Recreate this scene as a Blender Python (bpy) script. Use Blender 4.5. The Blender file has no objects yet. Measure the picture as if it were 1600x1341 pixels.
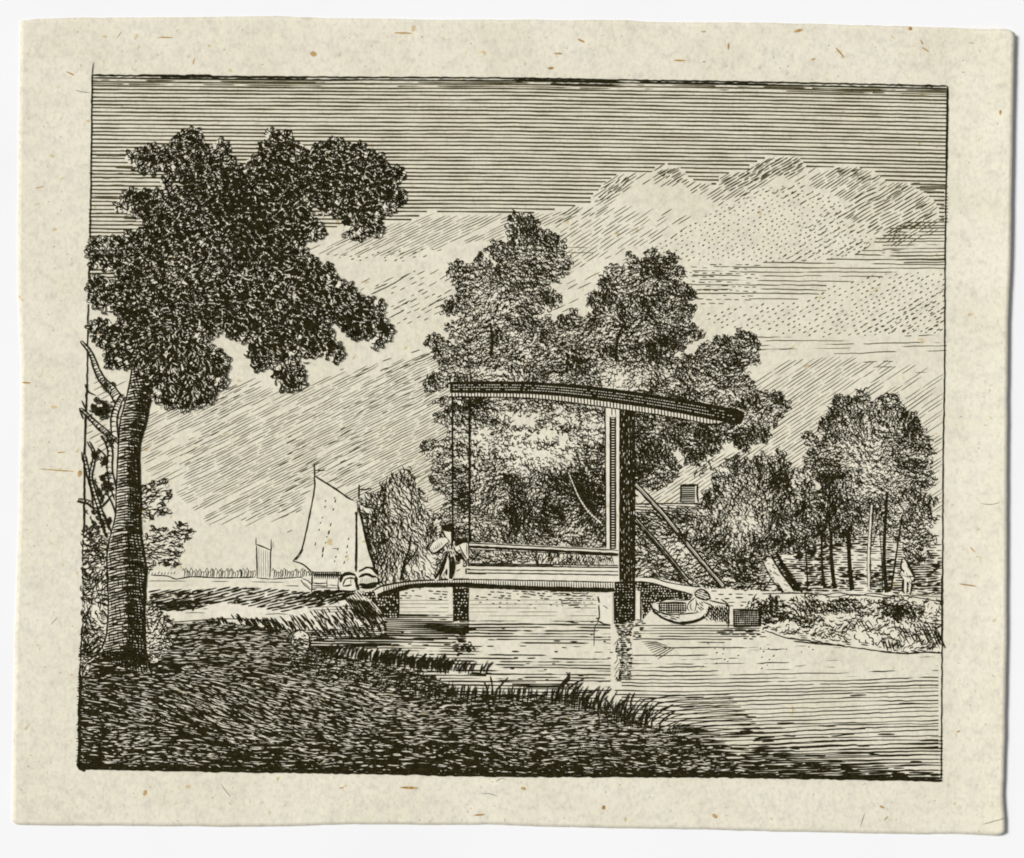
import bpy, math, random
import numpy as np

# ------------------------------------------------------------------ scale
# An old etching on a small sheet of laid paper lying on a white copying bed.
# Drawing coordinates: tenths of a millimetre, x to the right, y downwards.
S = 1e-4
W_, H_ = 1600, 1341
CX, CY = 800.0, 670.5
scene = bpy.context.scene

# ------------------------------------------------------------------ camera
CAM_H = 3000.0
cam_d = bpy.data.cameras.new('camera')
cam = bpy.data.objects.new('camera', cam_d)
scene.collection.objects.link(cam)
cam.location = (0, 0, CAM_H * S)
cam_d.sensor_width = 36.0
cam_d.sensor_fit = 'HORIZONTAL'
cam_d.lens = 36.0 * CAM_H / W_
cam_d.clip_start = 0.01
cam_d.clip_end = 50.0
scene.camera = cam

# ------------------------------------------------------------------ light
SUN_EL = math.radians(48)
SUN_AZ = math.atan2(-0.93, 0.36)            # from the left and a little from the top
world = bpy.data.worlds.new('World')
scene.world = world
world.use_nodes = True
wn = world.node_tree
bg = wn.nodes['Background']
sky_n = wn.nodes.new('ShaderNodeTexSky')
sky_n.sky_type = 'NISHITA'
sky_n.sun_disc = False
sky_n.sun_elevation = SUN_EL
sky_n.sun_rotation = SUN_AZ
hs = wn.nodes.new('ShaderNodeHueSaturation')      # thin even cloud: the sky light is nearly white
hs.inputs['Saturation'].default_value = 0.12
wn.links.new(sky_n.outputs[0], hs.inputs['Color'])
wn.links.new(hs.outputs[0], bg.inputs[0])
bg.inputs[1].default_value = 0.06
sun_d = bpy.data.lights.new('sun', 'SUN')
sun_d.energy = 3.45
sun_d.angle = math.radians(18)
sun_d.color = (1.0, 0.985, 0.97)
sun = bpy.data.objects.new('sun', sun_d)
scene.collection.objects.link(sun)
from mathutils import Vector
_dir = Vector((math.sin(SUN_AZ) * math.cos(SUN_EL), math.cos(SUN_AZ) * math.cos(SUN_EL), math.sin(SUN_EL)))
sun.rotation_euler = _dir.to_track_quat('Z', 'Y').to_euler()
sun.location = _dir * 1.0

scene.view_settings.view_transform = 'Standard'
scene.view_settings.look = 'None'
scene.view_settings.exposure = 0.0
scene.view_settings.gamma = 1.0
scene.cycles.filter_width = 1.9
scene.cycles.max_bounces = 4

# ------------------------------------------------------------------ materials
def new_mat(name):
    m = bpy.data.materials.new(name)
    m.use_nodes = True
    nt = m.node_tree
    b = nt.nodes['Principled BSDF']
    b.inputs['Roughness'].default_value = 0.95
    b.inputs['Specular IOR Level'].default_value = 0.1
    return m, nt, b

def noise_node(nt, vec, scale, detail=3.0, rough=0.55):
    n = nt.nodes.new('ShaderNodeTexNoise')
    n.inputs['Scale'].default_value = scale
    n.inputs['Detail'].default_value = detail
    n.inputs['Roughness'].default_value = rough
    nt.links.new(vec, n.inputs['Vector'])
    n.inputs['Distortion'].default_value = 0.4
    return n.outputs['Fac']

def ramp(nt, fac, stops):
    r = nt.nodes.new('ShaderNodeValToRGB')
    e = r.color_ramp.elements
    while len(e) < len(stops):
        e.new(0.5)
    for i, (p, c) in enumerate(stops):
        e[i].position = p
        e[i].color = tuple(c) + (1,)
    nt.links.new(fac, r.inputs['Fac'])
    return r.outputs['Color']

def mult(nt, a, b, f=1.0):
    m = nt.nodes.new('ShaderNodeMix')
    m.data_type = 'RGBA'
    m.blend_type = 'MULTIPLY'
    m.inputs[0].default_value = f
    nt.links.new(a, m.inputs[6])
    nt.links.new(b, m.inputs[7])
    return m.outputs[2]

def paper_material(name, k):
    """fibrous laid paper; k = plate tone (film of ink left on the wiped plate)"""
    m, nt, b = new_mat(name)
    geo = nt.nodes.new('ShaderNodeNewGeometry')
    mp = nt.nodes.new('ShaderNodeMapping')
    mp.inputs['Scale'].default_value = (1.0, 0.7, 1.0)
    nt.links.new(geo.outputs['Position'], mp.inputs['Vector'])
    big = noise_node(nt, geo.outputs['Position'], 95, 3)
    mid = noise_node(nt, geo.outputs['Position'], 520, 4)
    fib = noise_node(nt, mp.outputs['Vector'], 1900, 3, 0.6)
    base = (0.775 * k, 0.735 * k, 0.612 * k * (1 if k == 1 else 0.985))
    c1 = ramp(nt, big, [(0.30, [base[0] * 0.94, base[1] * 0.93, base[2] * 0.90]), (0.62, base)])
    c2 = ramp(nt, mid, [(0.33, (0.91, 0.905, 0.905)), (0.50, (0.99, 0.99, 0.98)), (0.70, (1.02, 1.02, 0.98))])
    c3 = ramp(nt, fib, [(0.28, (0.86, 0.855, 0.845)), (0.50, (1, 1, 1)), (0.72, (1.07, 1.07, 1.05))])
    # scattered brown fibres
    vor = noise_node(nt, geo.outputs['Position'], 760, 1, 0.3)
    c4 = ramp(nt, vor, [(0.20, (0.82, 0.70, 0.50)), (0.27, (1, 1, 1))])
    col = mult(nt, mult(nt, mult(nt, c1, c2), c3), c4)
    nt.links.new(col, b.inputs['Base Color'])
    bp = nt.nodes.new('ShaderNodeBump')
    bp.inputs['Strength'].default_value = 0.12
    bp.inputs['Distance'].default_value = 0.00008
    nt.links.new(fib, bp.inputs['Height'])
    nt.links.new(bp.outputs[0], b.inputs['Normal'])
    return m

PAPER = paper_material('laid_paper', 1.0)
TONED = paper_material('laid_paper_plate_tone', 0.965)

INK, nt, b = new_mat('etching_ink')
geo = nt.nodes.new('ShaderNodeNewGeometry')
f = noise_node(nt, geo.outputs['Position'], 2600, 3, 0.7)
nt.links.new(ramp(nt, f, [(0.35, (0.009, 0.0074, 0.0015)), (0.55, (0.019, 0.016, 0.004)), (0.75, (0.060, 0.051, 0.019))]), b.inputs['Base Color'])
THIN, nt, b = new_mat('etching_ink_thin')
geo = nt.nodes.new('ShaderNodeNewGeometry')
f = noise_node(nt, geo.outputs['Position'], 2200, 3, 0.7)
nt.links.new(ramp(nt, f, [(0.3, (0.05, 0.042, 0.022)), (0.7, (0.16, 0.135, 0.085))]), b.inputs['Base Color'])
MID, nt, b = new_mat('etching_ink_fine')
geo = nt.nodes.new('ShaderNodeNewGeometry')
f = noise_node(nt, geo.outputs['Position'], 2400, 3, 0.7)
nt.links.new(ramp(nt, f, [(0.3, (0.034, 0.028, 0.008)), (0.7, (0.112, 0.095, 0.042))]), b.inputs['Base Color'])
STAIN, nt, b = new_mat('brown_fibre')
geo = nt.nodes.new('ShaderNodeNewGeometry')
f = noise_node(nt, geo.outputs['Position'], 1500, 2)
nt.links.new(ramp(nt, f, [(0.3, (0.30, 0.16, 0.04)), (0.7, (0.58, 0.40, 0.18))]), b.inputs['Base Color'])
BED, nt, b = new_mat('white_bed')
geo = nt.nodes.new('ShaderNodeNewGeometry')
f = noise_node(nt, geo.outputs['Position'], 30, 2)
nt.links.new(ramp(nt, f, [(0.3, (0.865, 0.87, 0.878)), (0.7, (0.89, 0.895, 0.90))]), b.inputs['Base Color'])
MATS = [PAPER, INK, THIN, STAIN, TONED, MID]
PAP, INKI, THINI, STAINI, TONEI, MIDI = range(6)

# ------------------------------------------------------------------ raster helpers
rng = np.random.default_rng(7)
YY, XX = np.mgrid[0:H_, 0:W_]

def vnoise(cell, seed, cy=None):
    """smooth value noise over the whole sheet, 0..1"""
    r = np.random.default_rng(seed)
    cy = cy or cell
    gw, gh = int(W_ / cell) + 3, int(H_ / cy) + 3
    g = r.random((gh, gw))
    fx = np.arange(W_) / cell
    fy = np.arange(H_) / cy
    ix, iy = fx.astype(int), fy.astype(int)
    tx, ty = fx - ix, fy - iy
    tx, ty = tx * tx * (3 - 2 * tx), ty * ty * (3 - 2 * ty)
    a = g[iy][:, ix] * (1 - tx) + g[iy][:, ix + 1] * tx
    c = g[iy + 1][:, ix] * (1 - tx) + g[iy + 1][:, ix + 1] * tx
    return a * (1 - ty)[:, None] + c * ty[:, None]

N6, N12, N25, N50, N110 = vnoise(6, 1), vnoise(12, 2), vnoise(25, 3), vnoise(50, 4), vnoise(110, 5)
NW1, NW2 = vnoise(34, 6, 5), vnoise(20, 8, 9)
NLONG = vnoise(120, 9, 7)
NL2 = vnoise(160, 21, 12)
NLN = np.clip(0.5 + (0.75 * vnoise(42, 11, 4) + 0.25 * vnoise(11, 12, 4) - 0.5) * 1.35, 0, 1)

def at(arr, x, y):
    return arr[np.clip(np.asarray(y).astype(int), 0, H_ - 1), np.clip(np.asarray(x).astype(int), 0, W_ - 1)]

def smooth(pts, n=4, closed=True):
    p = np.array(pts, float)
    m = len(p)
    out = []
    rng_i = range(m) if closed else range(m - 1)
    for i in rng_i:
        if closed:
            a, b_, c, d = p[(i - 1) % m], p[i], p[(i + 1) % m], p[(i + 2) % m]
        else:
            a, b_, c, d = p[max(i - 1, 0)], p[i], p[i + 1], p[min(i + 2, m - 1)]
        for k in range(n):
            t = k / n
            out.append(0.5 * ((2 * b_) + (-a + c) * t + (2 * a - 5 * b_ + 4 * c - d) * t * t + (-a + 3 * b_ - 3 * c + d) * t ** 3))
    if not closed:
        out.append(p[-1])
    return np.array(out)

def fill(poly):
    m = np.zeros((H_, W_), bool)
    p = np.asarray(poly, float)
    q = np.roll(p, -1, 0)
    y0, y1 = max(0, int(p[:, 1].min())), min(H_ - 1, int(p[:, 1].max()) + 1)
    for y in range(y0, y1 + 1):
        yc = y + 0.5
        s = (p[:, 1] <= yc) != (q[:, 1] <= yc)
        if not s.any():
            continue
        a, c = p[s], q[s]
        xs = np.sort(a[:, 0] + (yc - a[:, 1]) / (c[:, 1] - a[:, 1]) * (c[:, 0] - a[:, 0]))
        for i in range(0, len(xs) - 1, 2):
            m[y, max(0, int(round(xs[i]))):max(0, int(round(xs[i + 1])))] = True
    return m

def stamp(m, x, y, a, b_, th):
    """union an ellipse into a mask"""
    r = int(max(a, b_)) + 2
    x0, x1, y0, y1 = max(0, int(x) - r), min(W_, int(x) + r), max(0, int(y) - r), min(H_, int(y) + r)
    if x1 <= x0 or y1 <= y0:
        return
    dx, dy = XX[y0:y1, x0:x1] - x, YY[y0:y1, x0:x1] - y
    u, v = dx * math.cos(th) + dy * math.sin(th), -dx * math.sin(th) + dy * math.cos(th)
    m[y0:y1, x0:x1] |= (u / a) ** 2 + (v / b_) ** 2 <= 1

def blobs(base, lst):
    t = np.full((H_, W_), base, float)
    for x, y, rx, ry, amt in lst:
        t += amt * np.exp(-(((XX - x) / rx) ** 2 + ((YY - y) / ry) ** 2))
    return t

def lift(x, y):
    """the sheet curls up a little along its right edge"""
    t = np.clip((np.asarray(x, float) - 1483) / 95, 0, 1)
    return 9.5 * t ** 1.6

# ------------------------------------------------------------------ drawing engine
LAYER = [1.3]      # paper thickness: top face of the sheet

class Art:
    """one piece of the print: raised paper ground + printed ink ribbons"""
    def __init__(self, step=0.016):
        self.z0 = LAYER[0]
        LAYER[0] += step
        self.zi = self.z0 + step * 0.5
        self.V, self.F, self.M, self.n = [], [], [], 0
        self.polys = []
        self.jz = 0.004

    def quads(self, v, mat, z):
        v = v.reshape(-1, 4, 2)
        k = len(v)
        if not k:
            return
        vv = np.concatenate([v.reshape(-1, 2), np.full((k * 4, 1), z)], 1)
        self.V.append(vv)
        self.F.append(np.arange(k * 4).reshape(-1, 4) + self.n)
        self.M.append(np.full(k, mat))
        self.n += k * 4

    def strokes(self, P, Wd, mat=INKI):
        """P (N,K,2) polylines, Wd (N,K) widths"""
        P = np.asarray(P, float)
        if P.size == 0:
            return
        N, K, _ = P.shape
        Wd = np.broadcast_to(np.asarray(Wd, float), (N, K))
        T = np.gradient(P, axis=1)
        T /= np.maximum(np.linalg.norm(T, axis=2, keepdims=True), 1e-6)
        Nn = np.stack([-T[..., 1], T[..., 0]], -1)
        A = P + Nn * Wd[..., None] / 2
        B = P - Nn * Wd[..., None] / 2
        v = np.stack([A, B], 2).reshape(N * K * 2, 2)
        z = self.zi + self.jz * np.repeat(rng.random(N), K * 2)
        vv = np.concatenate([v, z[:, None]], 1)
        base = (np.arange(N) * K * 2)[:, None] + (np.arange(K - 1) * 2)[None]
        f = np.stack([base, base + 1, base + 3, base + 2], -1).reshape(-1, 4) + self.n
        self.V.append(vv)
        self.F.append(f)
        self.M.append(np.full(len(f), mat))
        self.n += len(vv)

    def line(self, pts, w=2.0, taper=0.5, mat=INKI, wob=0.5, curve=True, dens=6.0):
        p = smooth(pts, 4, False) if (curve and len(pts) > 2) else np.array(pts, float)
        d = np.concatenate([[0], np.cumsum(np.linalg.norm(np.diff(p, axis=0), axis=1))])
        k = max(3, int(d[-1] / dens) + 2)
        t = np.linspace(0, d[-1], k)
        q = np.stack([np.interp(t, d, p[:, 0]), np.interp(t, d, p[:, 1])], 1)
        q = q + (rng.random(q.shape) - 0.5) * wob
        ww = w * (0.8 + 0.4 * rng.random(k))
        ww[0] *= taper
        ww[-1] *= taper
        self.strokes(q[None], ww[None], mat)

    def poly(self, pts, mat=PAP, ink=False):
        self.polys.append((np.array(pts, float), mat, self.zi if ink else self.z0 + 0.002 * len(self.polys)))

    def ground(self, mask, mat=PAP, step=2):
        sub = mask[::step]
        out = []
        for j in range(sub.shape[0]):
            row = sub[j]
            if not row.any():
                continue
            d = np.diff(np.concatenate([[0], row.astype(np.int8), [0]]))
            for a, c in zip(np.where(d == 1)[0], np.where(d == -1)[0]):
                y = j * step
                for s0 in range(a, c, 60):
                    s1 = min(c, s0 + 60)
                    out.append(((s0, y), (s0, y + step), (s1, y + step), (s1, y)))
        if out:
            self.quads(np.array(out, float), mat, self.z0)

    def build(self, name, parent=None, base=None):
        V = np.concatenate(self.V) if self.V else np.zeros((0, 3))
        F = [x for a in self.F for x in a.tolist()]
        M = np.concatenate(self.M).tolist() if self.M else []
        vs = V.tolist()
        for p, mat, z in self.polys:
            ar = np.sum(p[:, 0] * np.roll(p[:, 1], -1) - np.roll(p[:, 0], -1) * p[:, 1])
            if ar > 0:
                p = p[::-1]
            i0 = len(vs)
            vs += [[x, y, z] for x, y in p]
            F.append(list(range(i0, i0 + len(p))))
            M.append(mat)
        V = np.array(vs)
        if base is None:
            base = (V[:, 0].mean(), V[:, 1].max()) if parent is None else parent['_b']
        X = np.stack([(V[:, 0] - base[0]) * S, -(V[:, 1] - base[1]) * S, (V[:, 2] + lift(V[:, 0], V[:, 1])) * S], 1)
        me = bpy.data.meshes.new(name)
        me.from_pydata(X.tolist(), [], F)
        for m in MATS:
            me.materials.append(m)
        me.polygons.foreach_set('material_index', M)
        # every printed face looks up from the sheet
        nz = np.empty(len(F) * 3)
        me.polygons.foreach_get('normal', nz)
        if (nz[2::3] < 0).any():
            import bmesh
            bm = bmesh.new()
            bm.from_mesh(me)
            bmesh.ops.reverse_faces(bm, faces=[f_ for f_ in bm.faces if f_.normal.z < 0])
            bm.to_mesh(me)
            bm.free()
        o = bpy.data.objects.new(name, me)
        scene.collection.objects.link(o)
        if parent is not None:
            o.parent = parent
            o['_b'] = base
        else:
            o.location = ((base[0] - CX) * S, (CY - base[1]) * S, 0)
        return o

def thing(name, label, cat, base, group=None):
    o = bpy.data.objects.new(name, None)
    o.empty_display_size = 0.002
    scene.collection.objects.link(o)
    o.location = ((base[0] - CX) * S, (CY - base[1]) * S, 0)
    o['label'] = label
    o['category'] = cat
    if group:
        o['group'] = group
    o['_b'] = base
    return o

def tag(o, label=None, cat=None, group=None, kind=None):
    for k, v in (('label', label), ('category', cat), ('group', group), ('kind', kind)):
        if v:
            o[k] = v
    return o

# ------------------------------------------------------------------ mark making
def scatter(mask, lam, cell=4.0):
    """jittered centres; lam = expected strokes per cell (array)"""
    ys, xs = np.where(mask)
    if not len(xs):
        return np.zeros((0, 2))
    x0, x1, y0, y1 = xs.min(), xs.max(), ys.min(), ys.max()
    gx, gy = np.meshgrid(np.arange(x0, x1 + cell, cell), np.arange(y0, y1 + cell, cell))
    out = []
    mx = 6
    for k in range(mx):
        jx = gx + (rng.random(gx.shape)) * cell
        jy = gy + (rng.random(gx.shape)) * cell
        l_ = at(lam, jx, jy) - k
        ok = (rng.random(gx.shape) < l_) & at(mask, jx, jy)
        if not ok.any():
            break
        out.append(np.stack([jx[ok], jy[ok]], 1))
    return np.concatenate(out) if out else np.zeros((0, 2))

def commas(art, c, th, L, w, bend=0.3, K=5, mat=INKI, ends=(0.6, 0.4)):
    n = len(c)
    if not n:
        return
    t = np.linspace(-0.5, 0.5, K)[None]
    L = np.broadcast_to(L, (n,))[:, None]
    bend = np.broadcast_to(bend, (n,))[:, None]
    u = L * t
    v = bend * L * (1 - 4 * t * t)
    ct, st = np.cos(th)[:, None], np.sin(th)[:, None]
    P = np.stack([c[:, :1] + u * ct - v * st, c[:, 1:] + u * st + v * ct], -1)
    prof = np.interp(np.linspace(0, 1, K), [0, 0.25, 0.7, 1], [ends[0], 1.0, 0.95, ends[1]])[None]
    Wd = np.broadcast_to(w, (n,))[:, None] * prof
    art.strokes(P, Wd, mat)

def loops(art, c, th, a, b_, w, K=10, mat=INKI, vein=True):
    n = len(c)
    if not n:
        return
    t = np.linspace(0, 2 * math.pi * 0.97, K)[None] + rng.random((n, 1)) * 6
    a = np.broadcast_to(a, (n,))[:, None]
    b_ = np.broadcast_to(b_, (n,))[:, None]
    u, v = a * np.cos(t), b_ * np.sin(t)
    ct, st = np.cos(th)[:, None], np.sin(th)[:, None]
    P = np.stack([c[:, :1] + u * ct - v * st, c[:, 1:] + u * st + v * ct], -1)
    art.strokes(P, np.full((n, K), w) * (0.75 + 0.5 * rng.random((n, 1))), mat)
    if vein:
        commas(art, c, th, a[:, 0] * 1.5, w, 0.08)

def dashes(art, mask, ang, sp, w, dash=(8, 20), gap=(2, 8), wob=1.5, prob=None, mat=INKI, bend=0.0, wvar=0.5, jit=0.25, angf=None, aj=0.0, prof=(0.55, 0.95, 1.0, 1.0, 0.85, 0.45)):
    a = math.radians(ang)
    d = np.array([math.cos(a), math.sin(a)])
    nrm = np.array([-d[1], d[0]])
    ys, xs = np.where(mask[::3, ::3])
    if not len(xs):
        return
    xs, ys = xs * 3.0, ys * 3.0
    tt, oo = xs * d[0] + ys * d[1], xs * nrm[0] + ys * nrm[1]
    C, Ls = [], []
    o = oo.min()
    while o < oo.max() + sp:
        sel = np.abs(oo - o) < 3
        if sel.any():
            t, t1 = tt[sel].min() - rng.random() * dash[1], tt[sel].max()
            while t < t1:
                L = dash[0] + rng.random() * (dash[1] - dash[0])
                C.append((o + (rng.random() - 0.5) * sp * jit, t + L / 2))
                Ls.append(L)
                t += L + gap[0] + rng.random() * (gap[1] - gap[0])
        o += sp * (0.88 + 0.24 * rng.random())
    if not C:
        return
    C, Ls = np.array(C), np.array(Ls)
    ctr = C[:, :1] * nrm + C[:, 1:] * d
    K = 13
    t = np.linspace(-0.5, 0.5, K)[None] * Ls[:, None]
    if angf is None and not aj:
        P = ctr[:, None] + t[..., None] * d
    else:
        th = a + np.radians((0 if angf is None else at(angf, ctr[:, 0], ctr[:, 1])) + aj * rng.normal(0, 1, len(ctr)))
        P = ctr[:, None] + t[..., None] * np.stack([np.cos(th), np.sin(th)], 1)[:, None]
    off = (at(N25, P[..., 0], P[..., 1]) - 0.5) * wob * 2 + bend * Ls[:, None] * (1 - (2 * t / Ls[:, None]) ** 2)
    P = P + off[..., None] * nrm
    # keep the stretch round the middle that lies inside the mask
    ins = at(mask, P[..., 0], P[..., 1])
    h = K // 2
    ra = np.logical_and.accumulate(ins[:, h:], axis=1).sum(1) - 1
    la = np.logical_and.accumulate(ins[:, :h + 1][:, ::-1], axis=1).sum(1) - 1
    ok = ins[:, h] & (ra + la >= 2)
    lo_, hi_ = np.maximum(h - la, 0), h + np.maximum(ra, 0)
    u6 = lo_[:, None] + (hi_ - lo_)[:, None] * np.linspace(0, 1, 6)[None]
    i0 = np.clip(np.floor(u6).astype(int), 0, K - 2)
    fr = (u6 - i0)[..., None]
    rows = np.arange(len(P))[:, None]
    P = P[rows, i0] * (1 - fr) + P[rows, i0 + 1] * fr
    if prob is not None:
        ok &= rng.random(len(P)) < at(prob, ctr[:, 0], ctr[:, 1])
    P = P[ok]
    prof = np.array(prof)[None]
    ww = w * (1 - wvar / 2 + wvar * rng.random((len(P), 1))) * prof
    art.strokes(P, ww, mat)

def lines(art, mask, sp, w, warp=None, ang=0.0, wob=0.8, wv=0.6, prob=None, y0=None, mat=INKI, seg=11.0, breakp=0.0):
    """long continuous ruled lines, clipped to a mask"""
    ys, xs = np.where(mask)
    if not len(xs):
        return
    ta = math.tan(math.radians(ang))
    xa, xb = xs.min(), xs.max()
    wf = warp or (lambda x: np.zeros_like(x))
    lo = (ys - wf(xs.astype(float)) - ta * (xs - xa)).min()
    hi = (ys - wf(xs.astype(float)) - ta * (xs - xa)).max()
    y = lo if y0 is None else y0
    Ps, Ws = [], []
    x = np.arange(xa, xb + seg, seg)
    K = 3
    while y < hi + sp:
        px = x[:-1, None] + np.linspace(0, 1, K)[None] * seg
        py = y + wf(px) + ta * (px - xa)
        off = (at(NLONG, px, py) - 0.5) * wob * 2 + (at(N12, px, py) - 0.5) * wob * 0.7
        ww = w * (1 - wv / 2 + wv * at(NW1, px, py))
        P = np.stack([px, py + off], -1)
        ok = at(mask, px[:, 1], py[:, 1])
        if prob is not None:
            pv = at(prob, px, py)
            g = np.clip((pv * 1.15 - 0.05 - at(NLN, px, py)) / 0.13, 0, 1)
            ww = ww * g
            ok &= g.max(1) > 0.12
        if breakp:
            ok &= rng.random(len(px)) > breakp
        Ps.append(P[ok])
        Ws.append(ww[ok])
        y += sp * (0.9 + 0.2 * rng.random())
    P, Wd = np.concatenate(Ps), np.concatenate(Ws)
    art.strokes(P, Wd, mat)

def hatchfill(art, poly, ang, sp, w, wob=0.5, brk=0.0, mat=INKI):
    """ruled strokes from edge to edge of a polygon"""
    a = math.radians(ang)
    d = np.array([math.cos(a), math.sin(a)])
    n = np.array([-d[1], d[0]])
    p = np.asarray(poly, float)
    q = np.roll(p, -1, 0)
    o0, o1 = p @ n, q @ n
    o = min(o0) + sp * (0.2 + 0.4 * rng.random())
    while o < max(o0):
        s = (o0 <= o) != (o1 <= o)
        if s.any():
            r = ((o - o0[s]) / (o1[s] - o0[s]))[:, None]
            ts = np.sort((p[s] + (q[s] - p[s]) * r) @ d)
            for i in range(0, len(ts) - 1, 2):
                t0, t1 = ts[i], ts[i + 1]
                while t0 < t1 - 1:
                    te = t1 if rng.random() > brk else min(t1, t0 + 8 + 20 * rng.random())
                    b0, b1 = n * o + d * t0, n * o + d * te
                    m_ = (b0 + b1) / 2
                    art.line([tuple(b0), tuple(m_), tuple(b1)], w * (0.75 + 0.5 * rng.random()), 0.75, mat, wob, False, 7)
                    t0 = te + (1 + 2 * rng.random() if te < t1 else 0)
        o += sp * (0.85 + 0.3 * rng.random())

def erode(m, r):
    e = m.copy()
    for k in range(8):
        dx, dy = int(round(r * math.cos(k * math.pi / 4))), int(round(r * math.sin(k * math.pi / 4)))
        e &= np.roll(np.roll(m, dx, 1), dy, 0)
    return e

def leafy_mask(poly, sz=7.0, gap=7.0, out=1.5, squash=0.6, smooth_n=4):
    """a traced outline roughened with single leaves along its edge; returns mask and the edge leaves"""
    p = smooth(poly, smooth_n)
    m = erode(fill(p), 3)
    q = np.roll(p, -1, 0)
    ln = np.linalg.norm(q - p, axis=1)
    cum = np.concatenate([[0], np.cumsum(ln)])
    ctr = p.mean(0)
    E = []
    s = 0.0
    while s < cum[-1]:
        i = min(len(p) - 1, np.searchsorted(cum, s, 'right') - 1)
        t = (s - cum[i]) / max(ln[i], 1e-6)
        pt = p[i] + (q[i] - p[i]) * t
        tg = (q[i] - p[i]) / max(ln[i], 1e-6)
        nr = np.array([tg[1], -tg[0]])
        if at(m, pt[0] + nr[0] * 3, pt[1] + nr[1] * 3):
            nr = -nr
        th = math.atan2(nr[1], nr[0]) + (rng.random() - 0.5) * 1.2
        a = sz * (0.6 + 0.8 * rng.random())
        c = pt + nr * (out * 2.2 * rng.random() - 2.5)
        stamp(m, c[0], c[1], a, a * squash, th)
        E.append((c[0], c[1], th, a))
        s += gap * (0.6 + 0.8 * rng.random())
    return m, np.array(E)

def foliage(art, mask, tone, flow=0.0, flow_var=1.4, L=(5, 10), w=1.9, bend=0.28, cell=4.0, ground=True, style='comma', loopsz=(5.5, 3.0)):
    if ground:
        art.ground(mask)
    tone = np.clip(tone, 0.02, 0.93)
    Lm = (L[0] + L[1]) / 2
    if style == 'loop':
        area = 2 * math.pi * math.sqrt(loopsz[0] * loopsz[1]) * w + loopsz[0] * 1.5 * w
    else:
        area = Lm * w * 0.85
    lam = -np.log(1 - tone) * cell * cell / area
    c = scatter(mask, lam, cell)
    n = len(c)
    fl = flow if np.isscalar(flow) else at(flow, c[:, 0], c[:, 1])
    th = fl + (at(N25, c[:, 0], c[:, 1]) - 0.5) * flow_var * 2 + (rng.random(n) - 0.5) * 0.9
    if style == 'loop':
        k = 0.7 + 0.6 * rng.random(n)
        loops(art, c, th, loopsz[0] * k, loopsz[1] * k, w)
    else:
        Ls = L[0] + rng.random(n) * (L[1] - L[0])
        sg = np.where(at(N12, c[:, 0], c[:, 1]) > 0.5, 1, -1) * np.where(rng.random(n) < 0.8, 1, -1)
        commas(art, c, th, Ls, w * (0.7 + 0.6 * rng.random(n)), bend * sg * (0.5 + rng.random(n)))

# ==================================================================== SETTING
# the bed
me = bpy.data.meshes.new('table')
e = 0.6
me.from_pydata([(-e, -e, 0), (e, -e, 0), (e, e, 0), (-e, e, 0)], [], [(0, 1, 2, 3)])
me.materials.append(BED)
bed = bpy.data.objects.new('table', me)
scene.collection.objects.link(bed)
bed['kind'] = 'structure'

# ---- the sheet of paper
def edge(pts, t):
    p = np.array(pts, float)
    return np.interp(t, np.linspace(0, 1, len(p)), p)

def jag(n, amp, seed):
    r = np.random.default_rng(seed)
    k = r.random(n + 8)
    s = np.convolve(k, np.ones(5) / 5, 'same')[4:n + 4]
    return (s - 0.5) * amp * 2 + (r.random(n) - 0.5) * amp * 0.35

NU, NV = 240, 190
u = np.linspace(0, 1, NU)
v = np.linspace(0, 1, NV)
topx = 32 + u * (1582 - 32)
topy = np.interp(topx, [32, 60, 130, 300, 400, 430, 500, 600, 700, 760, 900, 980, 1010, 1200, 1400, 1540, 1572, 1583], [33, 30, 28, 27, 25.5, 25, 28, 29.5, 31, 30.5, 31, 31, 34, 35, 40, 45, 47, 54]) + jag(NU, 0.9, 1)
botx = 19 + u * (1568 - 19)
boty = np.interp(botx, [19, 26, 60, 200, 400, 540, 700, 760, 900, 1100, 1200, 1400, 1560, 1568], [1283, 1289, 1289.5, 1290, 1292, 1288, 1289, 1288, 1293, 1296, 1299, 1303, 1304, 1299]) + jag(NU, 0.9, 2)
lefty = 33 + v * (1283 - 33)
leftx = np.interp(lefty, [33, 120, 250, 330, 470, 480, 560, 640, 800, 900, 1000, 1150, 1283], [32, 31, 29, 28, 28, 30, 33, 33.5, 30, 27, 23.5, 21, 19]) + jag(NV, 1.0, 3)
righty = 54 + v * (1299 - 54)
rightx = np.interp(righty, [54, 100, 250, 400, 500, 700, 850, 1000, 1150, 1240, 1280, 1299], [1583, 1581.5, 1579, 1577, 1573, 1571.5, 1571, 1570.5, 1568, 1565.5, 1568, 1568]) + jag(NV, 0.7, 4)
GX = np.zeros((NV, NU))
GY = np.zeros((NV, NU))
for j in range(NV):
    for i in range(NU):
        a, c = u[i], v[j]
        GX[j, i] = (1 - c) * topx[i] + c * botx[i] + (1 - a) * leftx[j] + a * rightx[j] - ((1 - a) * (1 - c) * topx[0] + a * (1 - c) * topx[-1] + (1 - a) * c * botx[0] + a * c * botx[-1])
        GY[j, i] = (1 - c) * topy[i] + c * boty[i] + (1 - a) * lefty[j] + a * righty[j] - ((1 - a) * (1 - c) * topy[0] + a * (1 - c) * topy[-1] + (1 - a) * c * boty[0] + a * c * boty[-1])
ZT = 1.2 + lift(GX, GY)
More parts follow.
